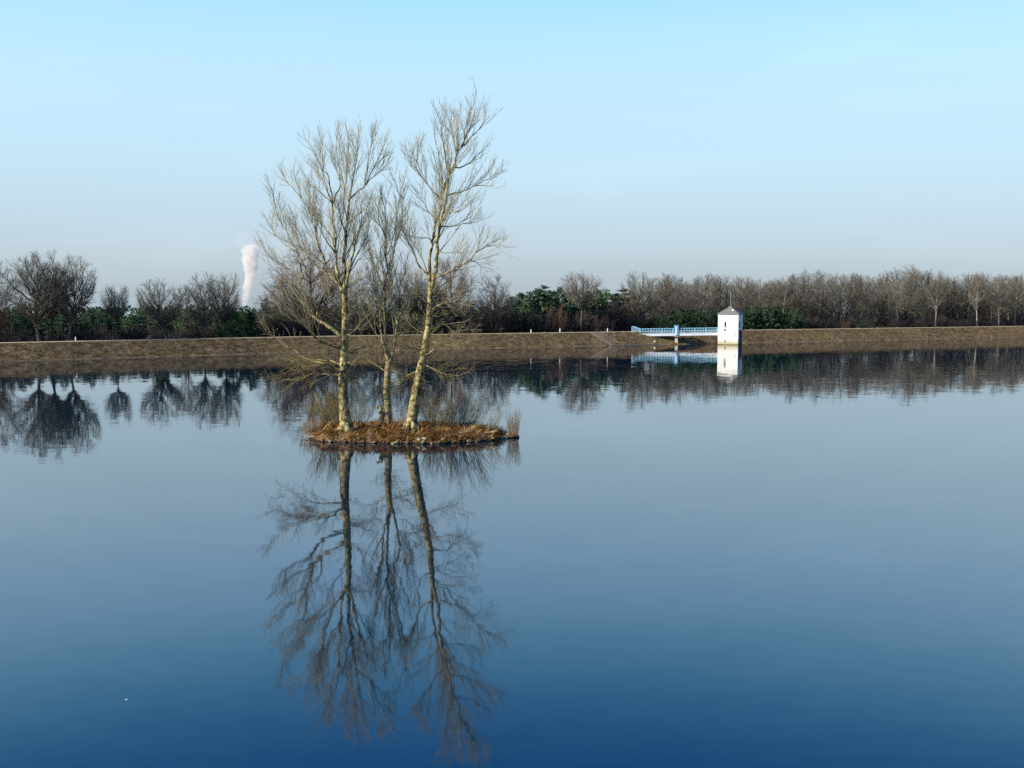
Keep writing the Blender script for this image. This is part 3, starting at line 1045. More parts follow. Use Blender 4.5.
right_limbs = [
    ([(430, 292), (429.6, 274), (430, 260), (432.5, 242), (435.6, 221), (441, 210), (442, 199), (442.8, 189), (441.5, 178), (441, 167), (437, 147), (434, 131), (433.5, 124)], 3.6, 1.3),
    ([(431, 290), (432.5, 284), (435.6, 271), (437, 256), (437.6, 237), (441, 221), (445, 207), (446.6, 193), (447.5, 182), (449.7, 174), (455, 163), (457, 152), (463.7, 145), (465.3, 127), (470.6, 112), (474, 101), (476.5, 91)], 4.4, -.6),
    ([(443, 192), (446.6, 180), (450, 172), (455, 160), (456, 149), (452.8, 135), (450.5, 120), (452.5, 110)], 2.4, 1.2),
    ([(456.7, 152), (458.6, 142), (457.5, 131), (456.8, 118)], 1.8, -.9),
    ([(461, 147), (470, 127), (474, 116), (477.5, 108)], 1.7, 1.0),
    ([(463.7, 146), (476, 132), (488.7, 118), (491, 117)], 1.6, -.6),
    ([(449, 174), (445, 155), (442, 138), (441, 120), (441.8, 106)], 1.6, -1.2),
    ([(452, 168), (463.7, 166), (476, 156.6), (485, 148), (490, 143)], 1.8, 1.0),
    ([(446.4, 196), (455, 193), (463.7, 191), (476, 184.7), (488.7, 178), (502.8, 170)], 1.9, .8),
    ([(474, 186), (485, 186), (495, 186)], 1.2, -.8),
    ([(433, 279), (448, 272.8), (457.5, 268), (470, 260), (477.8, 251), (485.6, 246), (495, 241.6), (507, 238)], 2.3, -1.6),
    ([(478, 251), (479.4, 244), (479, 229)], 1.2, .8),
    ([(470, 260), (479, 264), (486, 271)], 1.0, .5, LOW),
    ([(486, 246), (497, 246), (506, 247)], 1.0, -.8),
    ([(431.5, 290), (443.4, 284), (456, 276), (464, 268)], 1.6, 1.8),
    ([(431.2, 296), (448, 288), (458, 288), (467, 288)], 1.5, .6, LOW),
    ([(441.5, 227), (452, 226), (464, 224), (476, 222), (484, 217)], 1.4, 1.4),
    ([(438, 252), (450, 253), (463, 253)], 1.2, -1.4),
    ([(444.5, 212), (456, 212), (467, 206), (474, 200)], 1.4, -1.2),
    # left side
    ([(429, 279), (427.8, 276), (417, 262), (413.7, 252), (407.5, 240), (402.8, 227), (402.4, 210), (403.6, 197), (402.8, 174)], 2.3, 1.2),
    ([(403.4, 199), (398, 191), (395, 174)], 1.2, -.5),
    ([(441.4, 199), (438.7, 197), (432.5, 191), (424.7, 181), (417, 170), (417, 154), (418, 140)], 1.7, -1.4),
    ([(420, 174), (410.6, 164), (409, 150)], 1.0, .8),
    ([(432.5, 241.6), (426, 238), (418, 239), (411, 236)], 1.3, -1.2),
    ([(428, 274), (424, 263), (420, 255), (418, 244)], 1.2, -1.6),
    ([(436, 221), (428, 210), (422, 198), (416, 190)], 1.3, 1.5),
    # low right sprays
    ([(430, 312), (440, 305), (456, 302), (470, 308)], 1.5, -1.4, LOW),
    ([(429, 326), (444, 325), (456, 331), (463.7, 329), (470, 323), (478, 316)], 1.6, 1.6, LOW),
    ([(427, 340), (448, 345), (463.7, 344), (479, 336)], 1.5, -1.0, LOW),
    ([(424, 356), (430, 353), (434, 349)], 3.2, -1.0, dict(LOW, w1=1.4)),
    ([(430.5, 306), (448, 312), (462, 313), (472, 305)], 1.3, 2.0, LOW),
    ([(423, 364), (440, 372), (456, 376), (470, 372)], 1.2, -1.8, LOW),
    ([(428, 334), (416, 330), (407, 320), (402, 308)], 1.4, 1.6, LOW),
    ([(425, 350), (412, 348), (402, 342)], 1.3, -1.5, LOW),
    ([(430, 304), (420, 298), (412, 286), (410, 274)], 1.3, -1.5),
    ([(430, 300), (436, 290), (444, 276), (448, 262)], 1.2, 2.0),
    ([(420, 370), (408, 375), (399, 380)], 1.1, 1.0, LOW),
]
bR = at_y(411.4, 427.5, YR)
island_tree('tallest bare poplar on the islet, its leaning trunk split into twin stems', bR,
            [(411, 430), (411.6, 425), (413.7, 407), (417, 389), (421.6, 366), (424.7, 350), (427.8, 331), (430, 309), (430.6, 290)],
            [13, 11, 10.2, 9.4, 8.2, 7.4, 6.6, 5.8, 5.2], right_limbs, YR, (M['bark'], M['twig']), 37, dict(SUB, epi=[(.3, .8, 90, 1.0), (.6, 1, 36, 1.8)]))

# ------------------------------------------------------------------ the islet
IL = at_z(299, 443.5); IR = at_z(506, 442.5)
icx = (IL.x + IR.x) / 2; ihx = (IR.x - IL.x) / 2
icy = 75.0; ihy = 3.9


def island_z(x, y):
    u = (x - icx) / ihx
    edge = 1 + .13 * mnoise.noise(V((x * .45, y * .45, 3.1))) + .09 * mnoise.noise(V((x * 1.5, y * 1.5, 1.1))) + .05 * mnoise.noise(V((x * 4.5, y * 4.5, 7.1)))
    prof = max(0.0, 1 - abs(u) ** 2.6)
    hy = ihy * prof ** .5 * edge
    v = (y - icy) / max(hy, .01)
    q = 1 - v * v
    if q <= 0 or prof <= 0: return -.4
    top = (.95 if u < .25 else .95 - .35 * (u - .25)) * min(1, .35 + 1.3 * prof)
    z = top * q ** .55 + .20 * mnoise.noise(V((x * .9, y * .9, 0))) + .10 * mnoise.noise(V((x * 2.6, y * 2.6, 5))) + .05 * mnoise.noise(V((x * 6, y * 6, 8)))
    # undercut bank: quick rise at the shore
    return -.10 + z * .98


mb = MB()
NX, NY = 260, 120
vs = []
for i in range(NX + 1):
    for j in range(NY + 1):
        x = icx - ihx * 1.05 + 2.1 * ihx * i / NX
        y = icy - ihy * 1.2 + 2.4 * ihy * j / NY
        vs.append((x, y, island_z(x, y)))
fs = [(i * (NY + 1) + j, (i + 1) * (NY + 1) + j, (i + 1) * (NY + 1) + j + 1, i * (NY + 1) + j + 1) for i in range(NX) for j in range(NY)]
mb.add(vs, fs, True)
isl = mb.build('islet', M['island'])
tag(isl, kind='structure')
# small clod off the tip
pt = at_z(512.5, 437.5)
o = mesh_obj('turf_clod', rock_mesh(9, .42, M['island'], 'turf_clod', (1.1, .9, .55), 3), None, V((pt.x, pt.y, .08)))
tag(o, 'small earthy clod rising from the water off the tip of the islet', 'clod')

# dead grass, leaf litter on the islet
mb = MB()
gr = random.Random(5)
n = 0
while n < 8000:
    x = icx + gr.uniform(-1, 1) * ihx; y = icy + gr.uniform(-1, 1) * ihy
    z = island_z(x, y)
    if z < .10: continue
    clump = mnoise.noise(V((x * .8, y * .8, 9)))
    if z > .45 and clump < gr.uniform(-.6, .25): continue
    n += 1
    p = V((x, y, z - .02))
    # blades of one tussock lie the same way
    a = 6.28 * mnoise.noise(V((x * .7, y * .7, 2))) + gr.uniform(-.9, .9)
    lean = gr.uniform(.5, 2.6)
    d = V((math.cos(a) * lean, math.sin(a) * lean, 1)).normalized()
    mb.blade(p, d, V((math.sin(a), -math.cos(a), 0)), gr.uniform(.012, .034), gr.uniform(.25, .9), V((math.cos(a) * .1, math.sin(a) * .1, -.14)))


def island_random_mat(name, cols):
    m, nt, bs = new_mat(name)
    g = nt.nodes.new('ShaderNodeNewGeometry'); r_ = nt.nodes.new('ShaderNodeValToRGB')
    els = r_.color_ramp.elements
    while len(els) < len(cols): els.new(.5)
    for i, c in enumerate(cols):
        els[i].position = i / (len(cols) - 1); els[i].color = (*c, 1)
    nt.links.new(g.outputs['Random Per Island'], r_.inputs[0]); nt.links.new(r_.outputs[0], bs.inputs['Base Color'])
    bs.inputs['Roughness'].default_value = .9; bs.inputs['Specular IOR Level'].default_value = .2
    return m


mgi = island_random_mat('islet_grass', [(.05, .021, .007), (.20, .082, .020), (.30, .135, .034), (.19, .135, .038), (.38, .22, .07), (.56, .41, .19)])
tag(mb.build('dry_grass', mgi), 'rusty dead grass and leaf litter on the islet', 'grass', kind='stuff')

# stones along the shore
rocks = [rock_mesh(s, .085, M['stone'], 'shore_stone', (1.3, 1, .6)) for s in range(6)]
gr = random.Random(15)
for k in range(85):
    px = gr.uniform(306, 508)
    x = (px - 512) / 1000 * 71.8
    # walk from the front to the shore
    y = icy - ihy * 1.2
    while island_z(x, y) < .04 and y < icy: y += .05
    y += gr.uniform(-.08, .30)
    o = mesh_obj('shore_stone', rocks[k % 6], None, V((x, y, max(.03, island_z(x, y)) + .02)))
    s = gr.choice((.5, .6, .8, .9, 1.1, 1.8)) * gr.uniform(.8, 1.2)
    o.scale = (s, s, s); o.rotation_euler = (gr.uniform(-.3, .3), gr.uniform(-.3, .3), gr.uniform(0, 6.2))
    tag(o, 'small pale stone lying at the waterline of the islet', 'stone', 'stones along the islet shore')


def log(px, Yoff, L, rad, ang, tilt, label, name='driftwood_log', forks=True, seed=1):
    r = random.Random(seed)
    x = (px - 512) / 1000 * 71.8
    y = icy - ihy * 1.2
    while island_z(x, y) < .06 and y < icy: y += .05
    y += Yoff
    z = max(.05, island_z(x, y)) + rad * .8
    o = empty(name, V((x, y, z)))
    d = V((math.cos(ang), math.sin(ang), tilt)).normalized()
    q, _ = wander(r, -d * L / 2, d, L, 5, .12, 0)
    mb = MB(); mb.tube(q, taper(rad, rad * .6, 5), 8)
    ob = mb.build('shaft', M['wood'], o)
    if forks:
        for i in (2, 3):
            dd = side_dir(r, d, .8, .3)
            qq, _ = wander(r, q[i], dd, L * .35, 3, .15, .1)
            m2 = MB(); m2.tube(qq, taper(rad * .5, rad * .2, 3), 5)
            m2.build('side_branch', M['wood'], o)
    tag(o, label, 'log')


log(500, .25, 1.9, .07, .25, .10, 'bleached driftwood branch on the slim end of the islet', seed=3)
log(488, .8, 1.5, .06, -.2, .05, 'forked pale branch on rusty grass below the grey stems', seed=5)
log(466, 1.3, 1.3, .05, .5, .05, 'thin fallen stick on the turf between leaning trunk and grey stems', seed=6)
log(398, .35, .7, .07, 1.3, .35, 'short upright bleached snag at the waterline between two poplars', seed=8)
log(303, .15, .9, .05, .05, .02, 'dark stick pointing out into the water at the pointed tip', seed=9, forks=False)

# broken stump beside the middle tree
p = at_y(381.2, 423.5, 76.0)
st = empty('broken_stump', p)
tag(st, 'short broken tree stump beside the middle poplar', 'stump')
mb = MB()
mb.tube([(0, 0, -.25), (0, 0, .2), (.02, 0, .7), (-.05, 0, 1.15), (-.10, 0, 1.35)], [.30, .25, .20, .18, .10], 9)
mb.build('stem', M['bark_dark'], st)
mb = MB()
mb.tube([(-.05, 0, 1.1), (-.28, -.1, 1.3), (-.42, -.1, 1.36)], [.12, .09, .05], 6)
mb.build('branch_stub', M['bark_dark'], st)


# brush on the islet
def brush(px, py, Y, hgt, spread, n, mat, label, seed, side=0.0, rad=.011, fork=2, rx=.4, name='bare_shrub'):
    r = random.Random(seed)
    p = at_y(px, py, Y)
    p.z = max(.05, island_z(p.x, p.y))
    o = empty(name, p)
    tag(o, label, 'shrub')
    mb = MB(); tw = MB()
    for k in range(n):
        a = r.uniform(0, 6.28)
        b = V((r.uniform(-rx, rx), r.uniform(-.5, .5) * min(rx, .6), -.08))
        lean = spread * abs(r.gauss(0, .6))
        d = V((math.cos(a) * lean + side + b.x * .25, math.sin(a) * lean * .8, 1)).normalized()
        L = hgt * r.uniform(.45, 1.1)
        q, _ = wander(r, b, d, L, 5, .05, .0)
        mb.tube(q, taper(rad, rad * .4, 5), 3, cap=False)
        for f in range(fork):
            i = r.randint(1, 4)
            dd = side_dir(r, (q[i + 1] - q[i]).normalized(), r.uniform(.2, .5), .15)
            qq, _ = wander(r, q[i], dd, L * r.uniform(.25, .5), 3, .06, 0)
            tw.tube(qq, taper(rad * .6, rad * .35, 3), 3, cap=False)
    mb.build('stem', mat, o)
    if fork: tw.build('twigs', mat, o)
    return o


brush(330, 428, 75.3, 2.9, .62, 150, M['olive_stem'], 'olive brown brushy shrub fanning out behind the broad poplar', 1, side=-.18, rx=.9)
brush(352, 428, 76.6, 2.0, .5, 80, M['olive_stem'], 'low brown brush between the broad poplar and the stump', 2, rx=1.0)
brush(438, 427, 75.6, 2.7, .5, 150, M['olive_stem'], 'dense olive shrub right behind the leaning poplar trunk', 3, side=.05, rx=1.0)
brush(462, 430, 75.0, 3.4, .55, 130, M['grey_stem'], 'grey leafless bush with straight stems fanning up to the right', 4, side=.28, rx=1.0, rad=.012)
brush(486, 433, 74.6, 2.3, .5, 50, M['grey_stem'], 'few thin grey stems leaning over the narrow end of the islet', 5, side=.38, rx=.7)
brush(311, 434, 74.8, 1.4, .6, 70, M['straw'], 'rusty straw tuft at the thin end of the islet under low branches', 6, rx=.6, fork=1)
brush(401, 428, 76.0, 1.3, .5, 60, M['straw'], 'low straw coloured tuft between stump and leaning trunk', 7, rx=.7, fork=1)
o = brush(513, 437.5, pt.y, 1.85, .30, 90, M['straw'], 'straw coloured reed tuft on the small clod off the islet tip', 8, side=.02, rad=.010, rx=.4, fork=1, name='reed_tuft')
o.location.z = .3

# floating feather speck on the near water
pf = at_z(126.6, 700, 0)
mb = MB()
mb.tube([(-.035, 0, .008), (0, .006, .010), (.035, 0, .016)], [.003, .013, .004], 6)
o = mb.build('floating_feather', M['white_paint'], None, pf)
tag(o, 'tiny white feather floating on the dark near water', 'feather')


# ------------------------------------------------------------------ background vegetation prototypes (mesh data only)
def fit(parts, ref, H, hw):
    """scale freshly built parts so that the crown has the stated height and half width"""
    a = np.concatenate(ref.v)
    kz = H / np.percentile(a[:, 2], 99.8)
    kx = hw / np.percentile(np.abs(a[:, :2]), 98.5)
    for p in parts:
        for v in p.v: v *= (kx, kx, kz)


def bare_tree_meshes(seed, H, spread, clear, nl, kind, mats):
    """(trunk mesh, crown mesh) of a leafless tree: H height, spread crown half width, clear = bare part of the stem"""
    r = random.Random(seed)
    T = MB(); Cn = MB()
    r0 = H * {'oak': .024, 'dome': .019, 'slim': .012}[kind]
    th = H * {'oak': .55, 'dome': .70, 'slim': .92}[kind]
    pts, d = wander(r, V((0, 0, -.4)), V((r.uniform(-.07, .07), r.uniform(-.07, .07), 1)).normalized(), th + .4, 9, .07 if kind == 'oak' else .03, .15)
    T.tube(pts, [r0 * (1.35 if i == 0 else 1) * (1 - .80 * i / 9) for i in range(10)], 7)
    zc = H * (clear * .5 + .5); hz = H * (.5 - clear * .5)
    off = V((pts[-1].x * .5, pts[-1].y * .5, 0))
    ph = [r.uniform(0, 6.28) for _ in range(4)]

    def env(p, k=1.0):
        q = p - off - V((0, 0, zc))
        az = math.atan2(q.y, q.x); e = q.z / hz
        lump = 1 + .10 * math.sin(3 * az + ph[0] + 2 * e) + .08 * math.sin(5 * az + ph[1] - 4 * e) + .06 * math.sin(9 * az + 7 * e + ph[2])
        hw_ = spread * (lump if kind != 'dome' else 1 + (lump - 1) * .5)
        w2 = (q.x * q.x + q.y * q.y) / (hw_ * hw_)
        return w2 + abs(e) ** 2.3 < k

    def on(z):
        for i in range(9):
            if pts[i + 1].z >= z:
                return pts[i].lerp(pts[i + 1], max(0, (z - pts[i].z) / max(.01, pts[i + 1].z - pts[i].z)))
        return pts[-1]
    s = H / 18.0
    for k in range(nl):
        az = k * 2.4 + r.uniform(-.5, .5)
        f = (k + r.random()) / nl
        e = -.75 + 1.68 * f ** .8
        wd = max(.08, 1 - abs(e) ** 2.3) ** .5
        tg = off + V((math.cos(az) * spread * wd, math.sin(az) * spread * wd, zc + hz * e)) 
        hd = spread * wd
        zs = min(max(tg.z - hd * r.uniform(.5, 1.1) - .1 * H, clear * H * .9), th * .97)
        p = on(zs)
        tg = p + (tg - p) * r.uniform(.62, .90)
        L = (tg - p).length
        bowv = V((0, 0, -.06 * L if e > 0 else .10 * L))
        q = [p]
        for i in range(1, 6):
            t = i / 5
            q.append(p.lerp(tg, t) + bowv * (4 * t * (1 - t)) + rvec(r) * L * .045 * (1 if i < 5 else .3))
        rr = r0 * (.50 - .24 * f) * min(1, L / (.3 * H) + .3)
        T.tube(q, taper(rr, max(.02, rr * .25), 5), 5, cap=False)
        bush_out(r, Cn, q, 0, [max(1.3, L * .40), 1.5 * s, .8 * s], [max(.028, rr * .38), .020, .0135, .010], [{'oak': 1.45, 'dome': 2.2, 'slim': 1.9}[kind], 2.6, 3.1], (.35, 1.05), .12, .15, .22, inside=env)
    bush_out(r, Cn, pts[5:], 0, [H * .12, H * .07, .7 * s], [r0 * .25, .024, .016, .012], [1.6, 2.4, 3.0], (.3, .8), .3, .16, .1, inside=env)
    fit([T, Cn], Cn, H, spread)
    return T.mesh('trunk', mats[0]), Cn.mesh('crown', mats[1])


def conifer_meshes(seed, H, hw, base, mat, kind):
    r = random.Random(seed)
    T = MB(); F = MB()
    pts, _ = wander(r, V((0, 0, -.4)), V((0, 0, 1)), H * .93 + .4, 6, .02, .05)
    T.tube(pts, taper(H * .016, .03, 6), 6)
    nw = int(H * (2.4 if kind == 'pine' else 3.2))
    ph = r.uniform(0, 6.28)
    for k in range(nw):
        t = base + (1 - base) * (k + r.random()) / nw
        z = t * H * .97
        rel = (t - base) / (1 - base)
        if kind == 'pine': rad = hw * min(1, .6 + rel * 1.6) * (1 - rel ** 2.1) ** .75 + .12
        else: rad = hw * (1 - rel ** 1.7) ** .7 + .2
        nb_ = max(3, int(4 + rad * 2.0))
        for b in range(nb_):
            az = r.uniform(0, 6.28)
            lob = 1 + .22 * math.sin(3 * az + ph + z * .9) + .18 * math.sin(5 * az - z * 1.7)
            tilt = r.uniform(.05, .5) if kind == 'pine' else r.uniform(-.15, .25) + .5 * rel
            d = V((math.cos(az), math.sin(az), tilt)).normalized()
            L = rad * r.uniform(.55, 1.05) * lob
            p0_ = V((0, 0, z))
            T.tube([p0_, p0_ + d * L * .9], [.04, .015], 3, cap=False)
            nc = max(2, int(L * 2.6))
            for c in range(nc):
                f = .3 + .75 * (c + r.random()) / nc
                cp = p0_ + d * L * f + rvec(r) * .18
                for _ in range(5):     # needle sprays: short three sided spikes
                    dd = (d * .4 + rvec(r) * .9 + V((0, 0, .35))).normalized()
                    sd2 = dd.orthogonal().normalized()
                    F.blade(cp, dd, sd2, r.uniform(.06, .12), r.uniform(.3, .55), V((0, 0, 0)))
    fit([T, F], F, H, hw)
    return T.mesh('trunk', M['bg_bark']), F.mesh('crown', mat)


def shrub_meshes(seed, H, hw, n, mat):
    r = random.Random(seed)
    S = MB(); Tw = MB()
    for k in range(n):
        b = V((r.uniform(-hw, hw) * .6, r.uniform(-.8, .8), -.1))
        d = V((b.x / hw * .5 + r.uniform(-.35, .35), r.uniform(-.5, .5), 1)).normalized()
        L = H * r.uniform(.5, 1.02)
        q, _ = wander(r, b, d, L, 4, .12, .05)
        S.tube(q, taper(.045, .018, 4), 3, cap=False)
        bush_out(r, Tw, q, 1, [0, H * .27, H * .14], [0, .022, .017, .013], [0, 3.6, 3.0], (.35, .95), .15, .18, .08)
    return S.mesh('stem', mat), Tw.mesh('twigs', mat)


def conical(): pass


oaks = [bare_tree_meshes(100 + i, 18, 6.5, (.30, .34, .32)[i], 34, 'oak', (M['bg_bark'], M['bg_twig'])) for i in range(3)]
oak_clear = bare_tree_meshes(131, 18, 6.5, .46, 30, 'oak', (M['bg_bark'], M['bg_twig']))
slims = [bare_tree_meshes(200 + i, 18, 3.6, (.30, .14, .22, .10, .26)[i], 22, 'slim', (M['bg_bark'], M['bg_twig'])) for i in range(5)]
dome = bare_tree_meshes(301, 16, 6.0, .15, 30, 'dome', (M['bg_bark'], M['bg_twig']))
red_dome = bare_tree_meshes(302, 18, 8.0, .12, 34, 'dome', (M['bg_bark'], M['bg_red_twig']))
pale = [(a, b) for a, b in (bare_tree_meshes(400 + i, 18, 2.9, .42, 16, 'slim', (M['bg_pale_bark'], M['bg_twig'])) for i in range(2))]
pines = [conifer_meshes(500 + i, 12, 2.6, .14, M['pine'], 'pine') for i in range(4)]
firs = [conifer_meshes(520 + i, 7, 2.3, .03, M['fir'], 'fir') for i in range(3)]
bfir = conifer_meshes(530, 6, 2.2, .02, M['bright_fir'], 'fir')
shrubs = [shrub_meshes(600 + i, 4.5, 2.0, 26, M['shrub']) for i in range(4)]
rust = shrub_meshes(610, 5.5, 2.2, 26, M['rust_shrub'])
PR = random.Random(99)


def plant(name, protos, Hn, px, top, off, label, cat, group=None, wscale=None, hwn=None, rot=None, names=('trunk', 'crown'), lean=0.0):
    """put one plant behind the dam: column px, top at picture row top, off metres behind the crest"""
    p, t, n = crest_at(px, off, LAND)
    zt_ = at_y(px, top, p.y).z
    s = max(.5, (zt_ - LAND)) / Hn
    w_ = s
    if wscale is not None: w_ = s * wscale
    if hwn is not None: w_ = hwn[0] * p.y / 1000.0 / hwn[1]
    o = empty(name, p)
    o.scale = (w_, w_, s)
    o.rotation_euler = (0, lean, rot if rot is not None else PR.uniform(0, 6.28))
    tag(o, label, cat, group)
    for nm, me in zip(names, protos): mesh_obj(nm, me, o)
    return o


# solitary and clumped bare trees, each of its own look
plant('bare_tree', red_dome, 18, -6, 262, 14, 'brownish bare tree cut off by the frame edge beside the oak clump', 'tree', hwn=(22, 8))
plant('oak_tree', oaks[0], 18, 40, 253, 8.6, 'large bare oak of the clump whose trunk leans toward the frame edge', 'tree', hwn=(30, 6.5), rot=1.0)
plant('oak_tree', oaks[1], 18, 50, 251, 9.5, 'tall bare oak standing in the middle of the clump of three', 'tree', hwn=(24, 6.5), rot=2.2)
plant('oak_tree', oaks[2], 18, 67, 256, 8.6, 'large bare oak of the clump nearest the small lone tree', 'tree', hwn=(25, 6.5), rot=4.0)
plant('oak_tree', oak_clear, 18, 117, 284, 8.6, 'small lone bare tree with thin trunk and open crown', 'tree', hwn=(14, 6.5), rot=.4)
plant('oak_tree', oaks[2], 18, 169, 279, 8.8, 'broad bare oak with low wide crown, nearest the small lone tree of its row', 'tree', hwn=(25, 6.5), rot=.9)
plant('bare_tree', slims[0], 18, 188, 284, 18, 'slim bare tree squeezed between the broad oak and the tall dark oak', 'tree', hwn=(11, 3.4))
plant('oak_tree', oaks[0], 18, 205, 272, 8.6, 'tall dark trunked bare oak in the row beside the steam plume', 'tree', hwn=(17, 6.5), rot=2.8)
plant('oak_tree', oaks[1], 18, 226, 273, 9, 'bare oak next to the steam plume, above the yellow green bush', 'tree', hwn=(17, 6.5), rot=3.6)
plant('bare_tree', slims[2], 18, 268, 292, 14, 'low bare tree just right of the steam plume', 'tree', hwn=(14, 3.4))
plant('bare_tree', red_dome, 18, 312, 246, 22, 'big reddish brown domed bare tree behind the broad poplar', 'tree', hwn=(42, 8))
plant('bare_tree', slims[1], 18, 286, 276, 12, 'bare tree at the edge of the big reddish domed tree', 'tree', hwn=(15, 3.4))
for px, top, hw, pr, lab in ((352, 268, 18, dome, 'bare rounded tree behind the gap between broad and middle poplar'),
                             (380, 272, 18, oaks[0], 'bare tree directly behind the middle poplar stems'),
                             (405, 268, 19, oaks[2], 'bare tree seen behind the gap left of the leaning poplar'),
                             (424, 278, 16, oaks[1], 'bare tree hidden behind the leaning poplar trunk')):
    plant('bare_tree', pr, 16 if pr is dome else 18, px, top, 14, lab, 'tree', hwn=(hw, 6.2))
plant('bare_tree', red_dome, 18, 450, 257, 16, 'brownish bare tree behind the long right limb of the leaning poplar', 'tree', hwn=(24, 8))
plant('bare_tree', dome, 16, 495, 273.5, 12, 'dense round topped bare tree standing apart, left of the pines', 'tree', hwn=(21, 6.0))
plant('oak_tree', oak_clear, 18, 581, 271.5, 10, 'bare oak with pale trunk rising above the pines near the ramp', 'tree', hwn=(20, 6.5), rot=5.0)
plant('oak_tree', oaks[2], 18, 641, 271, 12, 'bare oak above the shore end of the blue bridge', 'tree', hwn=(19, 6.5), rot=5.6)

# the leafless wood, row by row
slims += [(bare_tree_meshes(450 + i, 18, 3.4, (.36, .3)[i], 18, 'slim', (M['bg_mid_bark'], M['bg_warm_twig']))) for i in range(2)]
GW = 'bare trees of the leafless wood'


def skyline(px):
    xs = [600, 625, 660, 690, 710, 740, 765, 800, 850, 880, 905, 930, 960, 990, 1030]
    ys = [288, 276, 274, 277, 272, 276, 277, 272, 272, 274, 266, 272, 275, 271, 276]
    return float(np.interp(px, xs, ys))


LW = 'tall slender bare grey brown tree in the dense leafless wood behind the tower'
cnt = 0
for row, (off, step, x0) in enumerate(((16, 11.5, 656), (24, 11.5, 662), (36, 13, 650), (52, 14, 668))):
    px = x0
    while px < 1045:
        x = px + PR.uniform(-4, 4)
        top = skyline(x) + PR.choice((-2, 0, 1, 3, 6, 10)) + PR.uniform(-1, 2) + (3 if row == 0 else 0)
        plant('bare_tree', PR.choice(slims), 18, x, top, off + PR.uniform(-3, 3), LW, 'tree', GW, hwn=(PR.uniform(8, 17), 3.4))
        cnt += 1
        px += step
for px, lab in ((935, 'pale trunked bare tree at the wood edge, first of the pale ones from the tower'),
                (977, 'pale trunked bare tree at the wood edge between two other pale trunks'),
                (998.5, 'tall bare tree with the palest trunk at the wood edge'),
                (1014, 'pale trunked bare tree at the wood edge closest to the frame edge')):
    plant('bare_tree', pale[cnt % 2], 18, px, skyline(px) + 3, 9, lab, 'tree', hwn=(9, 2.6))
    cnt += 1

# evergreens
GP = 'pines behind the dam'
k = 0
for px in range(-14, 262, 8):
    x = px + PR.uniform(-3, 3)
    plant('pine_tree', pines[k % 4], 12, x, PR.uniform(307, 316), PR.uniform(34, 60), 'low dark green pine behind the bare oaks, in the band left of the plume', 'tree', 'low pines behind the oaks', hwn=(PR.uniform(8, 11), 2.6)); k += 1
for px in range(264, 480, 9):
    x = px + PR.uniform(-3, 3)
    plant('pine_tree', pines[k % 4], 12, x, PR.uniform(298, 312), PR.uniform(34, 56), 'dark green pine seen behind the islet poplars', 'tree', 'pines behind the islet trees', hwn=(PR.uniform(8, 12), 2.6)); k += 1
for px, top in ((513, 297), (521, 293), (530, 292), (538, 289), (544, 285.5), (552, 291), (560, 287), (569, 294), (588, 291), (597, 289), (606, 290), (615, 294), (623, 289), (632, 296), (526, 300), (548, 299), (575, 300), (603, 300)):
    plant('pine_tree', pines[k % 4], 12, px, top, PR.uniform(18, 34), 'tall green pine in the evergreen row between round tree and bridge', 'tree', 'tall pines between the round tree and the bridge', hwn=(PR.uniform(12, 17), 2.6)); k += 1
GF = 'dark firs beside the tower'
for px, top, hw in ((650, 319, 9), (661, 317, 9), (672, 310, 9), (681, 308, 9), (691, 309.5, 9), (700, 308, 9), (710, 309, 9), (719, 307, 9)):
    plant('fir_tree', firs[k % 3], 7, px, top, PR.uniform(6, 10), 'dark bushy fir behind the bridge railing left of the tower', 'tree', 'firs behind the bridge', hwn=(hw, 2.3)); k += 1
for px, top, hw in ((747, 307, 9), (756, 306, 10), (766, 305, 10), (776, 306, 10), (786, 309, 9), (797, 309, 8)):
    plant('fir_tree', firs[k % 3], 7, px, top, PR.uniform(6, 10), 'dark bushy fir right of the white tower', 'tree', 'firs right of the tower', hwn=(hw, 2.3)); k += 1
plant('fir_tree', firs[1], 7, 862, 322, 6, 'small dark fir alone at the foot of the leafless wood', 'tree', hwn=(9, 2.3))
plant('fir_tree', bfir, 6, 236, 312, 8, 'yellow green bushy juniper on the dam beside the steam plume', 'tree', hwn=(15, 2.2))
plant('fir_tree', bfir, 6, 219, 325, 6, 'smaller yellow green bush left of the larger juniper', 'tree', hwn=(8, 2.2))
plant('fir_tree', firs[0], 7, 252, 311, 8, 'dark green bush between the juniper and the broad poplar', 'tree', hwn=(11, 2.3))

# understorey
LS = 'dark leafless shrub in the undergrowth along the dam foot'
px = -14.0
while px < 1046:
    d_ = 'l' if px < 260 else ('m' if px < 655 else 'r')
    if d_ == 'l': top = PR.uniform(323, 335)
    elif d_ == 'm': top = PR.uniform(308, 320) if (470 < px < 560 or 588 < px < 632) else PR.uniform(312, 324)
    else: top = PR.uniform(312, 323)
    if px < 560 and px > 500: top += 2
    if d_ == 'l' and PR.random() < .2:
        px += 6
        continue
    plant('dark_shrub', shrubs[k % 4], 4.5, px, top, PR.uniform(9.5, 14), LS, 'shrub', 'shrubs along the dam foot', hwn=(PR.uniform(9, 13), 2.0), names=('stem', 'twigs')); k += 1
    px += PR.uniform(5.0, 7.5)
px = 640.0
while px < 1046:
    plant('dark_shrub', shrubs[k % 4], 4.5, px, PR.uniform(303, 316), PR.uniform(20, 62), 'dark leafless bush deep inside the wood among the trunks', 'shrub', 'bushes deep inside the wood', hwn=(PR.uniform(9, 13), 2.0), names=('stem', 'twigs')); k += 1
    px += 6.5
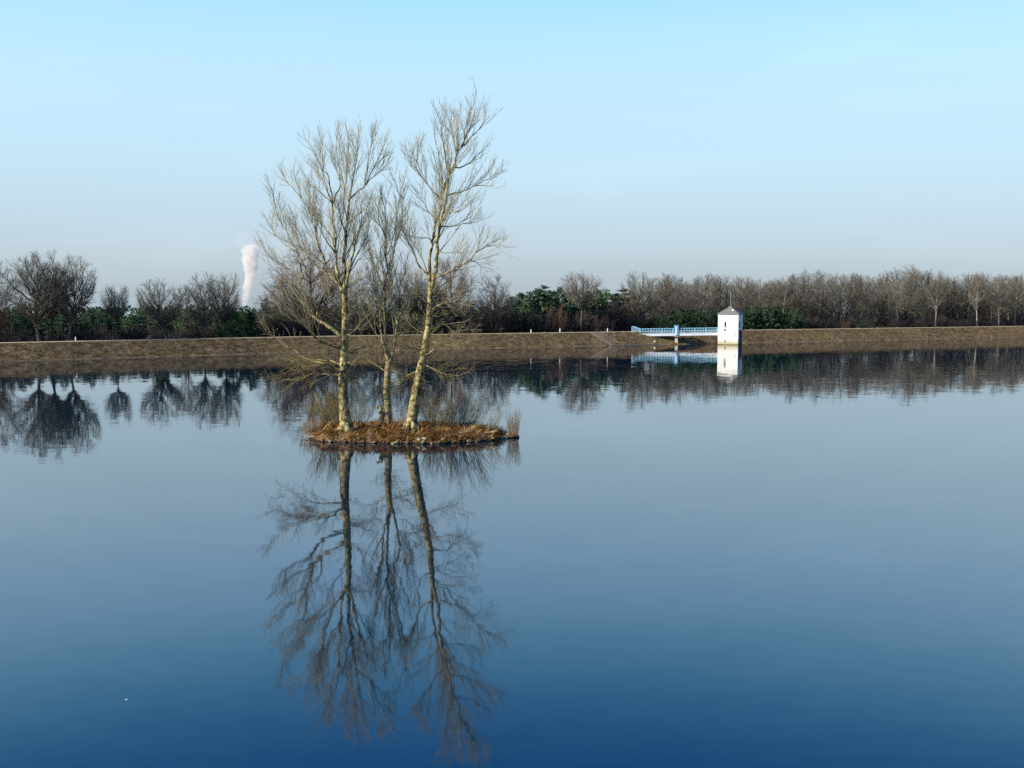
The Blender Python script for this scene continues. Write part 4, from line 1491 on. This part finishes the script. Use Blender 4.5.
for px, top, hw in ((483, 296, 14), (500, 294, 15), (515, 306, 13), (598, 302, 14), (612, 300, 14), (624, 304, 12)):
    plant('dark_shrub', shrubs[k % 4], 4.5, px, top, PR.uniform(9.5, 12), 'tall dark purplish thicket bush near the tall pines', 'shrub', 'tall dark thickets near the pines', hwn=(hw, 2.0), names=('stem', 'twigs')); k += 1
plant('rusty_shrub', rust, 5.5, 557, 305, 9.5, 'rusty brown leafy bush in front of the pines', 'shrub', hwn=(10, 2.2), names=('stem', 'twigs'))
plant('rusty_shrub', rust, 5.5, 845, 321, 8, 'small orange brown sapling bush at the foot of the leafless wood', 'shrub', hwn=(4, 2.2), names=('stem', 'twigs'))

# the far pine wood that closes the view: one mass
mb = MB()
fr = random.Random(41)
for i in range(520):
    px = fr.uniform(-70, 1100)
    Y = fr.uniform(1, 1.5) * (330 if px < 560 else 420)
    p = at_y(px, 305, Y)
    H = fr.uniform(5.4, 8.2) if px < 640 else fr.uniform(8, 11)
    hw = fr.uniform(2.4, 4.2)
    for c in range(52):
        rel = fr.random()
        a = fr.uniform(0, 6.28)
        rad = hw * (1 - rel ** 2.6) ** .6 * fr.uniform(.35, 1)
        cp = V((p.x + math.cos(a) * rad, p.y + math.sin(a) * rad, LAND + H * (.05 + .9 * rel)))
        dd = (V((math.cos(a) * .6, math.sin(a) * .6, .5)) + rvec(fr) * .8).normalized()
        mb.blade(cp, dd, dd.orthogonal().normalized(), fr.uniform(.25, .42), fr.uniform(.8, 1.5), V((0, 0, 0)))
tag(mb.build('far_woods', M['pine']), 'far dark green pine wood closing the view behind the oaks', 'wood', kind='stuff')

# ------------------------------------------------------------------ steam plume
PY = 1500.0


def plume(name, prof, mat, seed, lump, parent=None):
    mb = MB()
    ns = 28
    sm = []
    ps = [at_y(x, y, PY) for x, y, _ in prof]
    pts = catmull(ps, 8)
    rs = np.interp(np.linspace(0, 1, len(pts)), np.linspace(0, 1, len(prof)), [q[2] * PY / 1000 for q in prof])
    vs = []
    for i, p in enumerate(pts):
        for j in range(ns):
            a = j * 2 * math.pi / ns
            d = V((math.cos(a), math.sin(a), 0))
            q = p + d * rs[i]
            f = 1 + lump * mnoise.fractal(q * .075 + V((seed, 0, 0)), .9, 2.0, 4)
            vs.append(tuple(p + d * rs[i] * f + V((0, 0, 2.0 * mnoise.noise(q * .1)))))
    k = len(pts)
    fs = [(i * ns + j, i * ns + (j + 1) % ns, (i + 1) * ns + (j + 1) % ns, (i + 1) * ns + j) for i in range(k - 1) for j in range(ns)]
    vs.append(tuple(pts[0] - V((0, 0, 2)))); vs.append(tuple(pts[-1] + V((0, 0, rs[-1] * .35))))
    fs += [(k * ns, (j + 1) % ns, j) for j in range(ns)]
    fs += [(k * ns + 1, (k - 1) * ns + j, (k - 1) * ns + (j + 1) % ns) for j in range(ns)]
    mb.add(vs, fs, True)
    return mb.build(name, mat, parent)


def vol_mat(name, dens, ns_):
    m = bpy.data.materials.new(name); m.use_nodes = True
    nt = m.node_tree
    nt.nodes.remove(nt.nodes['Principled BSDF'])
    pv = nt.nodes.new('ShaderNodeVolumePrincipled')
    pv.inputs['Color'].default_value = (1, .955, .91, 1)
    pv.inputs['Anisotropy'].default_value = 0
    pv.inputs['Density'].default_value = dens
    nt.links.new(pv.outputs[0], nt.nodes['Material Output'].inputs['Volume'])
    m.cycles.volume_step_rate = 1.0
    return m


pl = plume('steam_plume', [(245.4, 312, 2.2), (245.2, 304, 2.6), (246.2, 296, 3.9), (248.3, 285, 4.8), (249.5, 272, 5.8), (250.5, 260, 7.6), (251.5, 252, 8.6), (251.5, 246, 6.0)], vol_mat('steam', .085, .10), 2.0, .5)
tag(pl, 'white steam plume rising far off beyond the trees', 'steam plume')
plume('drifting_haze', [(253, 252, 7), (249, 245, 12), (244, 238, 12), (239, 232, 7)], vol_mat('thin_steam', .0045, .04), 5.0, .6, pl)
